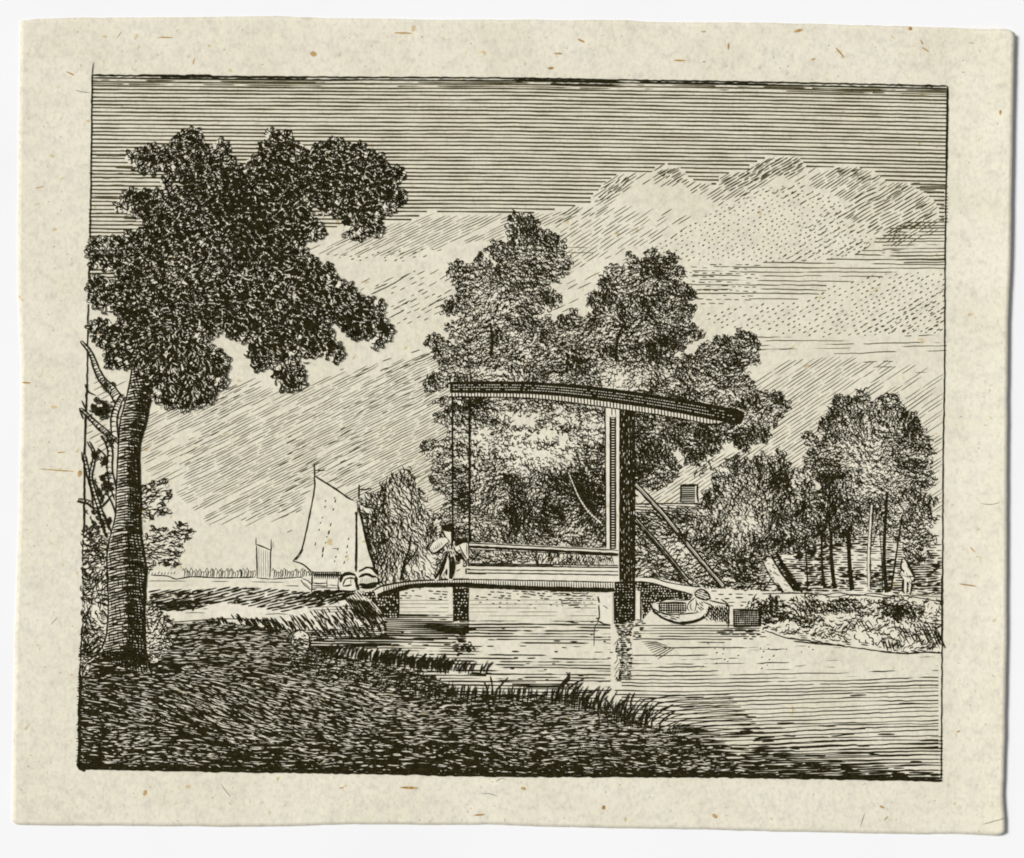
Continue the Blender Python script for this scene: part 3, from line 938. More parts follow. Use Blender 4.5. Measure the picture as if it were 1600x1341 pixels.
# the tree behind the bridge frame, seen between beam and railing
def light_leaves(A):
    for k in range(58):
        x, y = 745 + rng.random() * 200, 630 + rng.random() * 110
        n = int(5 + rng.random() * 9)
        c = np.array([[x, y]]) + rng.normal(0, 1, (n, 2)) * np.array([9, 3.5]) + np.arange(n)[:, None] * np.array([[0.5, 0.4]])
        commas(A, c, 0.4 + rng.normal(0, 0.8, n), 4 + 3 * rng.random(n), 1.9, 0.4)
tree('tree', 'broad leafy tree framed between the beam, the posts and the railing of the drawbridge', (850, 862),
     [(690, 622), (800, 616), (980, 636), (985, 700), (985, 868), (900, 866), (700, 880), (690, 862), (698, 830), (676, 812), (690, 800), (698, 778), (682, 760), (672, 742), (684, 726), (664, 712), (660, 696), (672, 688), (694, 692), (700, 672), (684, 658), (680, 648), (694, 640)],
     blobs(0.63, [(835, 688, 105, 48, -0.62), (900, 665, 60, 30, -0.30), (800, 655, 40, 25, -0.20), (770, 700, 40, 30, -0.15), (850, 720, 60, 20, -0.2), (790, 668, 22, 14, 0.35), (815, 682, 16, 8, 0.35), (850, 660, 12, 10, 0.25), (820, 765, 90, 20, 0.22), (860, 800, 80, 40, 0.12), (790, 830, 50, 30, -0.12), (770, 820, 30, 20, -0.15), (900, 845, 20, 16, -0.2), (920, 730, 30, 60, 0.18), (930, 800, 20, 40, 0.18), (740, 640, 40, 15, 0.10), (735, 750, 20, 60, -0.02), (690, 700, 30, 80, -0.05), (820, 850, 30, 12, -0.2), (760, 770, 30, 12, -0.15)]),
     flow=0.25, fv=1.3, L=(4, 8), w=1.6, nz=(0.35, 0.45), extra=light_leaves)
# the bright fork of a trunk inside it
tr = scene.collection.objects[-1]
def fork(pts, wd, art):
    art.strokes(smooth(pts, 5, False)[None], np.linspace(wd[0], wd[1], (len(pts) - 1) * 5 + 1)[None], PAP)
B = Art()
fork([(940, 818), (920, 800), (905, 778), (895, 755), (888, 738)], (2.6, 1.2), B)
for k in range(22):
    t = k / 21.0
    x, y = np.interp(t, [0, .3, .6, 1], [940, 920, 903, 890]), np.interp(t, [0, .3, .6, 1], [818, 800, 775, 742])
    if rng.random() < 0.95:
        B.line([(x - 4, y + 3), (x, y - 1), (x + 4, y - 5)], 1.2)
B.line([(946, 812), (926, 793), (910, 772), (898, 740)], 2.6)
B.build('trunk', bpy.data.objects[tr.parent.name])

tree('tree', 'tall pointed tree on the left of the central clump, its top highest of the clump', (770, 600),
     [(812, 335), (830, 338), (838, 346), (843, 360), (856, 360), (870, 366), (878, 376), (882, 388), (876, 397), (888, 404), (890, 418), (884, 430), (870, 437), (854, 440), (850, 447), (862, 456), (874, 464), (868, 475), (850, 482), (838, 490), (842, 505), (830, 530), (842, 560), (850, 598), (840, 606), (700, 606), (680, 612), (668, 604), (672, 592), (690, 580), (698, 570), (682, 563), (673, 553), (680, 544), (668, 534), (676, 524), (690, 528), (700, 536), (714, 536), (722, 530), (708, 524), (697, 512), (706, 503), (722, 500), (738, 500), (736, 494), (712, 492), (694, 490), (692, 482), (702, 472), (714, 462), (728, 455), (740, 452), (726, 452), (710, 444), (703, 430), (704, 416), (718, 411), (732, 412), (744, 416), (747, 404), (754, 398), (762, 410), (776, 418), (780, 408), (768, 396), (764, 386), (772, 378), (786, 384), (798, 378), (792, 368), (797, 358), (793, 346), (800, 338)],
     blobs(0.58, [(830, 400, 40, 50, 0.06), (760, 470, 30, 30, -0.10), (716, 432, 14, 20, 0.18), (770, 560, 50, 30, 0.08), (800, 590, 60, 16, -0.16), (770, 585, 30, 12, -0.20), (820, 540, 25, 30, -0.15), (700, 580, 30, 20, -0.02), (760, 410, 20, 20, -0.1), (850, 465, 20, 12, 0.12)]),
     trunk=[([(767, 556), (769, 530), (766, 505)], (6, 3))], flow=0.35, fv=1.4)

tree('tree', 'round-headed tree in the middle of the central clump, dark top and pale hollow below', (1000, 610),
     [(1020, 390), (1028, 394), (1034, 404), (1046, 397), (1058, 402), (1055, 416), (1070, 424), (1066, 434), (1056, 443), (1074, 445), (1086, 455), (1082, 465), (1070, 470), (1086, 480), (1080, 489), (1068, 496), (1050, 500), (1044, 508), (1060, 502), (1076, 500), (1086, 510), (1096, 520), (1086, 529), (1070, 532), (1074, 541), (1060, 548), (1046, 552), (1060, 575), (1070, 612), (1000, 620), (900, 602), (845, 604), (838, 585), (830, 555), (840, 530), (836, 512), (846, 500), (856, 498), (868, 506), (880, 496), (892, 488), (902, 488), (906, 500), (916, 496), (926, 490), (936, 481), (922, 478), (917, 470), (926, 460), (944, 450), (934, 438), (946, 426), (950, 416), (964, 418), (976, 421), (980, 411), (982, 398), (994, 405), (1006, 402), (1010, 393)],
     blobs(0.62, [(1030, 420, 30, 30, 0.16), (1050, 480, 40, 18, 0.10), (960, 480, 25, 25, -0.16), (925, 500, 14, 10, 0.2), (940, 470, 12, 8, 0.1), (1000, 560, 60, 26, 0.08), (985, 600, 45, 24, -0.24), (1030, 580, 30, 14, -0.24), (960, 590, 24, 30, -0.20), (900, 560, 40, 30, 0.02), (870, 520, 30, 20, -0.10), (1048, 535, 24, 14, 0.14), (1070, 520, 14, 10, 0.14), (1020, 610, 50, 12, -0.05)]),
     trunk=[([(963, 565), (963, 545), (968, 520), (978, 505)], (6, 3)), ([(966, 528), (985, 508), (1010, 490)], (2.5, 1.6))], flow=0.3, fv=1.4)

tree('tree', 'spreading tree at the right of the central clump, behind the drooping end of the beam', (1100, 762),
     [(1094, 548), (1096, 536), (1110, 536), (1122, 526), (1140, 526), (1158, 517), (1174, 524), (1184, 540), (1178, 551), (1186, 562), (1168, 570), (1156, 576), (1168, 590), (1176, 602), (1168, 614), (1190, 612), (1214, 612), (1226, 624), (1230, 636), (1216, 650), (1206, 656), (1212, 666), (1196, 666), (1200, 680), (1190, 690), (1172, 690), (1164, 702), (1150, 696), (1140, 686), (1130, 690), (1118, 704), (1104, 712), (1090, 722), (1076, 722), (1070, 706), (1058, 700), (1046, 700), (1054, 718), (1060, 734), (1046, 750), (1030, 762), (1010, 762), (988, 752), (988, 630), (1010, 600), (1050, 592), (1064, 580), (1054, 570), (1062, 558), (1080, 556)],
     blobs(0.66, [(1060, 600, 30, 22, -0.15), (1100, 590, 30, 20, -0.05), (1110, 660, 40, 20, 0.08), (1140, 680, 25, 20, 0.10), (1085, 712, 16, 10, 0.18), (1010, 720, 18, 40, 0.12), (1020, 660, 30, 30, -0.06), (1170, 660, 14, 14, -0.1), (1200, 640, 25, 25, -0.02), (1120, 565, 30, 20, 0.06), (1140, 618, 20, 8, -0.3), (1160, 600, 14, 16, -0.1)]),
     flow=0.5, fv=1.2)
A = Art()
for x, y in ((1102, 728), (1112, 730), (1098, 738), (1088, 740), (1106, 722), (1090, 727)):
    c = np.array([[x, y]]) + rng.normal(0, 2.5, (5, 2))
    commas(A, c, rng.random(5) * 3, 6.0, 1.7, 0.3)
par = [o for o in scene.collection.objects if o.get('label', '').startswith('spreading tree')][0]
A.build('twig', par)

# ==================================================================== COTTAGE
t_ = thing('cottage', 'low cottage roof with a square chimney half hidden behind the bridge struts', 'cottage', (1045, 840))
A = Art()
rp_ = [(988, 787), (1108, 785), (1118, 800), (1110, 840), (988, 845)]
A.poly(rp_)
A.line([(990, 788), (1040, 787), (1110, 787)], 2.4)
A.line([(1110, 787), (1122, 802)], 1.6)
dashes(A, fill([(990, 790), (1110, 790), (1116, 800), (1105, 812), (990, 800)]), 2, 4.2, 1.6, (8, 24), (1, 4), 1.2)
dashes(A, fill([(1040, 795), (1064, 795), (1066, 835), (1046, 815)]), 84, 4.2, 1.5, (8, 20), (1, 3), 0.8)
dashes(A, fill([(990, 800), (1040, 806), (1075, 830), (1110, 815), (1110, 842), (990, 845)]), 10, 5, 1.7, (6, 14), (1, 5), 1.5)
foliage(A, fill([(990, 800), (1112, 802), (1108, 842), (990, 845)]), 0.52 + (N12 - .5) * .3, 0.3, 1.2, (5, 10), 1.7, ground=False)
dashes(A, fill([(1000, 790), (1064, 790), (1104, 800), (1085, 826), (1040, 812)]), 38, 4.0, 1.7, (8, 22), (1, 4), 0.8)
hatchfill(A, [(990, 788), (1108, 788), (1114, 800), (990, 803)], 3, 4.4, 1.7, 0.8, 0.6)
hatchfill(A, [(990, 800), (1110, 805), (1108, 838), (990, 842)], 30, 5.5, 1.5, 0.8, 0.5)
roof_o = A.build('roof', t_)
A = Art()
A.poly([(1063, 757), (1090, 757), (1089, 785), (1064, 785)])
for a in ([(1063, 758), (1090, 758)], [(1063.5, 757), (1064, 772), (1063, 785)], [(1090, 757), (1089, 772), (1091, 785)]):
    A.line(a, 3.2)
lines(A, fill([(1064, 760), (1089, 760), (1089, 785), (1064, 785)]), 3.0, 2.1, wob=0.6, wv=0.6)
A.build('chimney', roof_o)

# ==================================================================== RIGHT-HAND GROVE
WOODFLOOR = PRINT & fill([(985, 838), (1060, 820), (1110, 805), (1480, 800), (1480, 935), (1060, 922), (985, 915)])
wd_ = Art()
wd_.ground(WOODFLOOR)
pr = np.clip(blobs(0.97, [(1150, 830, 60, 25, -0.15), (1470, 830, 30, 40, -0.8), (1345, 870, 20, 30, -0.25), (1185, 900, 24, 24, -0.2), (1040, 880, 40, 20, -0.05), (1440, 850, 26, 30, -0.3)]), 0, 1)
dashes(wd_, WOODFLOOR & fill([(1150, 825), (1480, 815), (1480, 935), (1150, 935)]), 1, 3.7, 1.9, (7, 22), (1, 6), 1.8, prob=pr)
dashes(wd_, WOODFLOOR & fill([(1150, 825), (1480, 815), (1480, 935), (1150, 935)]) & (N25 > 0.6), 0, 4.2, 2.4, (8, 18), (2, 6), 1.0, prob=pr * 0.8)
dashes(wd_, WOODFLOOR & fill([(1395, 880), (1480, 880), (1480, 935), (1395, 935)]), -4, 3.6, 2.4, (12, 28), (0, 3), 2.0, prob=np.full((H_, W_), 0.85))
tn = blobs(0.64, [(1070, 865, 30, 22, -0.2), (1030, 900, 40, 14, 0.12), (1130, 905, 30, 14, 0.15), (1190, 890, 16, 16, -0.3), (1020, 850, 20, 20, -0.05)]) + (N25 - .5) * .3
foliage(wd_, WOODFLOOR & fill([(985, 838), (1060, 820), (1110, 805), (1200, 810), (1200, 925), (1060, 922), (985, 915)]), tn, 0.15, 1.0, (5, 11), 1.8, ground=False)
dashes(wd_, WOODFLOOR & fill([(1205, 838), (1400, 830), (1400, 924), (1215, 924)]) & (N25 > 0.35), 0, 3.2, 2.6, (6, 18), (1, 5), 1.0, prob=np.full((H_, W_), 0.85))
o = wd_.build('woodland_floor')
o['kind'] = 'structure'

tree('tree', 'bushy low-crowned tree with a pale middle, standing right of the chimney', (1190, 850),
     [(1116, 748), (1122, 734), (1132, 726), (1147, 713), (1160, 718), (1170, 726), (1180, 712), (1192, 711), (1199, 722), (1212, 704), (1222, 711), (1230, 726), (1236, 740), (1250, 733), (1260, 744), (1268, 760), (1290, 790), (1300, 830), (1270, 850), (1200, 862), (1120, 862), (1085, 850), (1078, 820), (1096, 800), (1096, 780), (1104, 766), (1118, 764)],
     blobs(0.60, [(1160, 795, 30, 38, -0.26), (1165, 830, 30, 16, -0.12), (1190, 730, 30, 20, 0.10), (1215, 725, 18, 16, 0.10), (1240, 800, 40, 40, 0.12), (1230, 835, 40, 18, 0.12), (1110, 775, 14, 16, 0.1), (1120, 830, 30, 20, -0.05)]),
     flow=1.6, fv=1.2, L=(5, 10), w=1.6)

R2 = [(1256, 682), (1264, 678), (1272, 690), (1280, 690), (1292, 684), (1296, 674), (1282, 670), (1280, 660), (1292, 650), (1300, 632), (1312, 617), (1330, 624), (1344, 610), (1354, 612), (1362, 626), (1376, 622), (1394, 615), (1403, 630), (1416, 645), (1430, 648), (1436, 664), (1448, 678), (1450, 700), (1456, 716), (1452, 735), (1459, 746), (1450, 760), (1442, 772), (1456, 780), (1464, 782), (1454, 794), (1450, 806), (1464, 812), (1446, 822), (1452, 834), (1464, 842), (1452, 852), (1440, 860), (1450, 872), (1430, 880), (1412, 862), (1406, 846), (1386, 836), (1362, 832), (1340, 836), (1326, 842), (1280, 846), (1262, 820), (1268, 790), (1282, 760), (1270, 742), (1258, 722), (1262, 704)]
# thin trunks standing in the grove, each a tree stem of its own
def stem(label, pts, w0, w1, dark=True, base=None):
    A = Art()
    q = smooth(pts, 5, False)
    k = len(q)
    wd = np.linspace(w0, w1, k)
    if dark:
        A.strokes(q[None] , wd[None])
        for s in range(int(w0)):
            A.line([(x + (rng.random() - .5) * w0, y) for x, y in pts], 0.9, 0.3, wob=1.2)
    else:
        A.strokes(q[None], wd[None], PAP)
        for sg in (-1, 1):
            A.line([(x + sg * w0 * 0.5, y) for x, y in pts], 1.8 if sg < 0 else 3.0, 0.6, wob=0.8)
        A.line([(x + 0.6, y) for x, y in pts], 0.9, 0.6, wob=0.8)
    o = A.build('slender_tree')
    tag(o, label, 'tree', 'slender trees in the right-hand grove')
    return o

tree('tree', 'big round-topped tree at the right border, its domed crown above several thin trunks', (1365, 925), R2,
     blobs(0.60, [(1350, 690, 45, 55, -0.26), (1375, 740, 30, 30, -0.12), (1330, 760, 30, 12, -0.15), (1285, 745, 20, 40, 0.18), (1320, 640, 30, 20, 0.06), (1430, 700, 22, 50, 0.10), (1385, 722, 20, 12, 0.12), (1400, 790, 40, 25, -0.12), (1300, 790, 40, 30, 0.10), (1310, 830, 30, 15, 0.12), (1298, 700, 20, 30, 0.05), (1440, 830, 20, 30, -0.05), (1345, 730, 14, 10, -0.1), (1368, 820, 30, 16, -0.15)]),
     trunk=[([(1385, 926), (1381, 870), (1384, 800), (1386, 768)], (6.5, 4)), ([(1379, 925), (1377, 870), (1373, 820)], (2, 1.2)), ([(1360, 838), (1348, 815), (1342, 800)], (2, 1.5)), ([(1364, 850), (1372, 812), (1374, 780)], (1.6, 1.2))], flow=0.6, fv=1.6, L=(4, 8), w=1.6)
stem('thinnest upright dark trunk, leftmost of the row in the grove', [(1262, 918), (1260, 880), (1258, 845)], 2.6, 1.8)
stem('thin dark trunk just left of the twin-stemmed thicker one in the grove', [(1288, 920), (1284, 880), (1284, 835)], 4.5, 3)
stem('medium dark trunk with light gaps on both sides left of the thickest one', [(1304, 920), (1299, 880), (1298, 830)], 6.5, 4.5)
stem('thickest solid black trunk of the row in the grove', [(1331, 922), (1327, 880), (1325, 828)], 7.5, 5.5)
stem('pale smooth trunk with a dark right edge below the domed crown', [(1358, 920), (1357, 870), (1360, 815), (1362, 790)], 4.0, 2.6, dark=False)
stem('slanting thin trunk leaning right near the standing figure', [(1392, 922), (1398, 880), (1404, 840), (1409, 805)], 3, 2.2)

# leaning trunk, lit on its left side
t_ = thing('leaning_tree', 'short leaning trunk, bright on its left side and black on its right', 'tree', (1235, 925))
A = Art()
A.poly([(1194, 880), (1203, 872), (1214, 880), (1222, 898), (1240, 925), (1226, 926), (1214, 908), (1200, 892)])
for k in range(40):
    t = rng.random()
    x, y = 1206 + t * 40, 862 + t * 62
    A.line([(x - 5, y + 1), (x + 2, y - 2), (x + 8, y - 1)], 2.4)
A.line([(1212, 862), (1226, 888), (1240, 912), (1254, 926)], 5)
A.line([(1204, 866), (1216, 888), (1230, 908), (1242, 924)], 3.5)
c = scatter(fill([(1196, 880), (1206, 874), (1222, 898), (1240, 925), (1228, 925), (1212, 904)]), np.full((H_, W_), 0.35), 4)
commas(A, c, 0.2 + rng.normal(0, .4, len(c)), 4.5, 1.2, 0.2)
A.line([(1194, 882), (1202, 900), (1212, 914), (1222, 926)], 1.8)
A.line([(1190, 874), (1198, 890)], 1.5)
A.build('trunk', t_)
A = Art()
for a in ([(1193, 924), (1200, 912), (1206, 902)], [(1200, 915), (1214, 913), (1216, 925)], [(1186, 924), (1222, 926), (1240, 927)], [(1174, 914), (1200, 910)], [(1174, 888), (1192, 887)], [(1176, 880), (1176, 888)]):
    A.line(a, 2.2)
A.build('prop', t_)

# ==================================================================== RIGHT BANK
rb = Art()
BANK = PRINT & fill([(1000, 900), (1030, 903), (1060, 910), (1090, 918), (1180, 922), (1260, 927), (1330, 925), (1400, 928), (1480, 930), (1480, 1024), (1400, 1021), (1350, 1013), (1290, 1006), (1230, 996), (1195, 985), (1186, 978), (1100, 960), (1060, 935), (1000, 912)])
rb.ground(BANK)
m = BANK & fill([(1110, 922), (1180, 922), (1176, 952), (1125, 950)])
dashes(rb, m, 1, 6, 2.0, (4, 14), (4, 12), 0.8, prob=np.full((H_, W_), 0.75))
rb.line([(1190, 928), (1240, 927), (1290, 929), (1310, 926), (1340, 931), (1360, 927), (1390, 931), (1430, 930)], 1.7)
rb.line([(1262, 931), (1280, 928), (1300, 933), (1330, 929), (1350, 930), (1382, 934)], 1.7)
rb.line([(1392, 936), (1400, 930), (1440, 935), (1472, 941)], 1.7)
rb.line([(1420, 930), (1472, 933)], 1.4)
rb.line([(1408, 971), (1440, 972), (1472, 976)], 1.8)
tn = blobs(0.27, [(1215, 952, 30, 16, 0.0), (1340, 965, 60, 20, 0.10), (1445, 985, 30, 20, 0.22), (1260, 985, 50, 12, 0.05), (1330, 940, 60, 8, -0.15), (1240, 975, 40, 8, -0.2), (1200, 970, 20, 10, -0.2), (1350, 1000, 40, 8, -0.1)]) + (N12 - .5) * .35
foliage(rb, BANK & fill([(1185, 935), (1480, 935), (1480, 1022), (1195, 985)]), tn, 0.1, 1.3, (5, 11), 1.9, ground=False)
for x0, x1, y0, y1, a, n_ in ((1325, 1362, 968, 985, 55, 12), (1378, 1410, 998, 1016, 75, 13), (1405, 1440, 985, 1005, 62, 10), (1272, 1302, 990, 998, 60, 8), (1350, 1380, 978, 990, -40, 9), (1445, 1470, 975, 1012, 65, 16), (1290, 1330, 975, 985, -50, 9)):
    for k in range(n_):
        x = x0 + (x1 - x0) * (k + rng.random() * 0.5) / n_
        ln = (y1 - y0) * (0.6 + 0.5 * rng.random())
        r = math.radians(a)
        y = (y0 + y1) / 2 + rng.normal(0, 2)
        rb.line([(x - math.cos(r) * ln / 2, y - abs(math.sin(r)) * ln / 2 * (1 if a > 0 else -1)), (x + math.cos(r) * ln / 2, y + abs(math.sin(r)) * ln / 2 * (1 if a > 0 else -1))], 1.7, 0.4)
rb.line([(1195, 985), (1230, 997), (1262, 1001), (1300, 1007), (1340, 1013), (1372, 1016)], 2.0, 0.5, wob=1.6)
rb.line([(1240, 1002), (1280, 1006), (1320, 1009)], 2.6)
dashes(rb, BANK & (np.roll(~BANK, -9, 0)) & (YY > 970), 8, 3.0, 1.8, (5, 16), (2, 8), 1.0, prob=np.full((H_, W_), 0.6))
rb.line([(1370, 1017), (1410, 1021), (1445, 1019), (1472, 1021)], 2.6)
rb.line([(1370, 1010), (1381, 997), (1400, 1000), (1410, 1003)], 1.8)
o = rb.build('bank')
o['kind'] = 'structure'

def bush(label, poly, tone, base, flow=0.2, w=2.0):
    A = Art()
    m, E = leafy_mask(poly, 5, 5, 1.5)
    m &= PRINT
    foliage(A, m, tone + (N12 - .5) * .3, flow, 1.2, (5, 9), w)
    o = A.build('bush', base=base)
    tag(o, label, 'bush', 'bushes on the right bank')
bush('small dark bush at the waterside just right of the black crate', [(1172, 945), (1180, 937), (1192, 942), (1205, 932), (1216, 937), (1220, 948), (1232, 955), (1236, 966), (1218, 968), (1200, 970), (1180, 962), (1172, 952)], blobs(0.74, []), (1205, 968))
bush('loose sprawling bush on the bank below the thin trunks', [(1228, 948), (1240, 935), (1256, 937), (1268, 934), (1282, 942), (1284, 956), (1276, 966), (1284, 972), (1262, 976), (1246, 972), (1232, 964), (1222, 955)], blobs(0.62, [(1235, 965, 20, 8, .15)]), (1255, 974))
bush('darkest leafy bush on the bank below the standing figure', [(1372, 945), (1384, 938), (1398, 938), (1404, 930), (1412, 944), (1424, 944), (1432, 952), (1442, 950), (1438, 965), (1420, 968), (1400, 968), (1388, 964), (1378, 956)], blobs(0.72, [(1398, 958, 20, 8, .2), (1425, 958, 14, 8, .15)]), (1405, 968))
bush('flat dark bush on the bank in the gap between the two larger bushes', [(1292, 945), (1310, 940), (1326, 936), (1336, 944), (1350, 950), (1340, 956), (1315, 956), (1298, 956)], blobs(0.70, []), (1320, 956))

# ---- standing figure at the right
t_ = thing('person', 'person in a pale coat and pointed hat standing at the foot of the grove', 'person', (1418, 930))
A = Art()
A.poly(smooth([(1413, 879), (1417, 882), (1418, 888), (1424, 893), (1428, 902), (1425, 908), (1425, 918), (1424, 930), (1420, 930), (1420, 912), (1417, 912), (1415, 926), (1410, 926), (1411, 908), (1407, 900), (1408, 892), (1409, 886), (1409, 881)], 3))
A.line([(1407, 892), (1406, 900), (1412, 906), (1411, 925)], 1.8)
A.line([(1424, 906), (1424, 918), (1422, 931)], 2.6)
A.line([(1411, 906), (1410, 920), (1412, 927)], 3.4)
A.line([(1417, 908), (1417, 926)], 1.4)
A.line([(1407, 884), (1408, 890), (1413, 893)], 3.4)
A.line([(1411, 899), (1418, 902), (1424, 901)], 1.2)
dashes(A, fill([(1407, 890), (1416, 888), (1428, 902), (1425, 930), (1410, 928)]), 70, 3.6, 1.2, (4, 10), (2, 6), 0.5, prob=np.full((H_, W_), 0.7))
A.build('body', t_)
A = Art()
A.line([(1409, 872), (1408, 880), (1406, 888)], 2.4)
A.line([(1410, 871), (1416, 877), (1420, 884)], 1.8)
A.build('hat', t_)
A = Art()
A.line([(1415, 874), (1422, 888), (1429, 902)], 4.2)
A.line([(1419, 900), (1431, 902)], 2.4)
A.build('cape', t_)

# ==================================================================== SAILING BOAT
t_ = thing('sailing_boat', 'sailing boat with a large white patched mainsail moored behind the left bank', 'boat', (530, 925))
A = Art()
A.poly(smooth([(472, 903), (486, 900), (530, 900), (560, 896), (584, 899), (586, 908), (572, 915), (552, 920), (520, 922), (488, 926), (478, 918)], 3))
A.line([(470, 906), (477, 915), (487, 923)], 1.8)
A.line([(472, 904), (482, 908), (487, 914)], 1.6)
A.line([(475, 910), (484, 918)], 1.2)
A.line([(488, 899), (487, 926)], 2.4)
A.line([(489, 911), (500, 912), (511, 911)], 2.2)
A.line([(489, 915), (512, 916)], 2.0)
A.line([(511, 905), (511, 918)], 1.6)
A.line([(489, 918), (530, 919), (550, 919)], 1.5)
A.line([(530, 903), (529, 922)], 3.6)
A.line([(487, 926), (530, 924), (548, 924)], 3.0)
A.line([(512, 914), (528, 915)], 1.2)
dashes(A, fill([(486, 920), (556, 920), (556, 932), (486, 930)]), -6, 3.2, 2.6, (8, 20), (1, 5), 1.0)
A.build('hull', t_)
A = Art()
for k in range(13):
    x = 489 + k * 3.3
    A.line([(x, 905), (x - 1, 897), (x + 2, 893), (x + 4, 897), (x + 3, 905)], 1.4, dens=4)
A.line([(487, 893), (500, 891), (520, 892), (530, 897), (531, 904)], 1.6)
A.build('cargo', t_)
A = Art()
A.poly(smooth([(532, 920), (530, 906), (536, 898), (546, 896), (556, 898), (560, 910), (556, 922)], 3))
A.line([(532, 910), (535, 900), (545, 896), (556, 899)], 5.5)
A.line([(536, 915), (539, 906), (546, 903), (555, 904)], 2.6)
A.line([(536, 916), (550, 914)], 3.0)
A.line([(548, 905), (548, 914)], 1.0)
A.line([(556, 900), (558, 913), (560, 922)], 6)
A.build('cabin', t_)
A = Art()
A.poly(smooth([(560, 902), (564, 892), (574, 888), (582, 891), (590, 900), (588, 912), (562, 915)], 3))
A.line([(561, 893), (572, 886), (582, 888), (590, 898)], 5.0)
A.line([(561, 902), (573, 897), (582, 901), (588, 901)], 4.4)
A.line([(561, 913), (576, 915), (590, 911)], 6.5)
A.line([(563, 918), (576, 919), (588, 916)], 3.0)
A.line([(586, 900), (592, 906), (588, 914)], 2.4)
for k in range(9):
    A.line([(564 + k * 2.8, 903), (564 + k * 2.8, 912)], 0.9, mat=THINI)
A.build('foredeck_cover', t_)
A = Art()
A.poly([(491, 745), (552, 783), (558, 786), (557, 892), (540, 893), (490, 893), (484, 889), (474, 881), (459, 877), (469, 860), (476, 838), (482, 812), (488, 780)])
A.line([(491, 744), (492, 760), (488, 785), (482, 815), (477, 838), (472, 858), (466, 868), (458, 877)], 2.6)
A.line([(474, 858), (470, 866), (462, 876)], 1.6)
A.line([(458, 877), (470, 880), (478, 885), (487, 894)], 2.4)
A.line([(492, 744), (510, 755), (530, 768), (545, 779), (552, 782)], 2.8)
for col in ([(523, 778, 3), (524, 783, 6), (521, 796, 4), (517, 820, 6), (514, 832, 7), (511, 839, 2), (509, 848, 2), (505, 859, 9), (504, 868, 6)], [(509, 783, 3), (508, 792, 3), (504, 809, 2.5), (501, 817, 2), (499, 828, 3)], [(545, 842, 4), (543, 854, 5), (542, 863, 2.5), (541, 870, 3), (538, 879, 5)], [(528, 858, 4), (525, 870, 3), (523, 877, 2.5)], [(493, 850, 6)]):
    for x, y, l_ in col:
        A.line([(x + 0.8, y - l_ / 2), (x - 0.8, y + l_ / 2)], 2.1 if l_ < 7 else 3.0, 0.5, wob=0.3)
A.line([(520, 857), (528, 857)], 1.3)
A.build('mainsail', t_)
A = Art()
A.poly([(558, 800), (562, 806), (572, 846), (583, 886), (572, 885), (560, 892)])
A.line([(560, 793), (566, 815), (573, 848), (580, 872), (586, 890)], 3.0)
A.build('jib', t_)
A = Art()
A.line([(491, 724), (491, 734), (492, 746)], 2.0)
A.line([(557, 800), (557, 840), (556, 893)], 3.4)
A.line([(556, 800), (558, 806)], 5)
A.line([(561, 757), (561, 768), (560, 780)], 2.4)
A.line([(558, 782), (559, 800)], 1.0, mat=THINI)
mast_o = A.build('mast', t_)
A = Art()
A.line([(493, 735), (508, 735)], 1.9)
A.line([(562, 765), (570, 765), (580, 763)], 2.2)
A.build('pennant', mast_o)

# ==================================================================== DRAWBRIDGE
br = thing('drawbridge', 'wooden drawbridge with an overhead balance beam across the water', 'bridge', (850, 972))
def cross(art, poly, sp=4.2, w=2.2, dark=True):
    m = fill(poly)
    art.poly(poly)
    x0, x1 = min(p[0] for p in poly), max(p[0] for p in poly)
    y0, y1 = min(p[1] for p in poly), max(p[1] for p in poly)
    hatchfill(art, poly, 90, sp, w)
    hatchfill(art, poly, 0, sp, w)

def timber(art, poly, specks):
    """near-black cross-hatched timber: ink with small lozenges of paper left bare"""
    art.poly(poly)
    art.poly(poly, INKI, True)
    art.zi += 0.012
    m = fill(poly)
    for ang, sp, w, d, g, p in specks:
        dashes(art, m, ang, sp, w, d, g, 0.3, prob=np.full((H_, W_), p), mat=PAP, wvar=0.9, jit=0.3)

# piers below the deck
A = Art()
timber(A, [(560, 928), (584, 922), (602, 917), (622, 913), (622, 966), (604, 966), (586, 944), (574, 934)], [(0, 4.4, 2.0, (1.6, 2.6), (2.0, 2.6), 0.8)])
A.line([(622, 912), (623, 940), (622, 966)], 2.2)
A.line([(618, 915), (618, 965)], 2.0)
A.build('pier', br)
A = Art()
timber(A, [(707, 908), (733, 908), (732, 970), (708, 971)], [(0, 4.6, 1.6, (1.4, 2.4), (2.2, 3.2), 0.7)])
A.build('pier', br)
A = Art()
timber(A, [(958, 908), (993, 908), (992, 970), (970, 974), (959, 974)], [(0, 4.2, 1.2, (1.2, 2.2), (2.4, 3.4), 0.6)])
A.build('pier', br)
# ramp on the right with its shaded side
A = Art()
rampp = [(994, 908), (1030, 912), (1060, 920), (1082, 930), (1080, 938), (1050, 936), (1022, 946), (1004, 968), (1002, 925), (994, 922)]
timber(A, rampp, [(0, 3.9, 1.7, (1.4, 2.4), (2.0, 2.8), 0.75)])
A.build('ramp_side', br)
A = Art()
A.poly([(993, 922), (1001, 924), (1001, 968), (994, 966)])
A.line([(1001, 922), (1001, 969)], 2.2)
A.line([(993, 968), (1004, 970)], 2.0)
A.build('post', br)
A = Art()
A.poly([(937, 924), (957, 925), (957, 976), (938, 973)])
A.line([(934, 932), (936, 942)], 2.6)
A.line([(935, 945), (936, 966), (933, 970)], 2.0)
A.line([(934, 970), (944, 975)], 3.2)
A.line([(942, 946), (950, 951)], 1.4)
A.build('post', br)
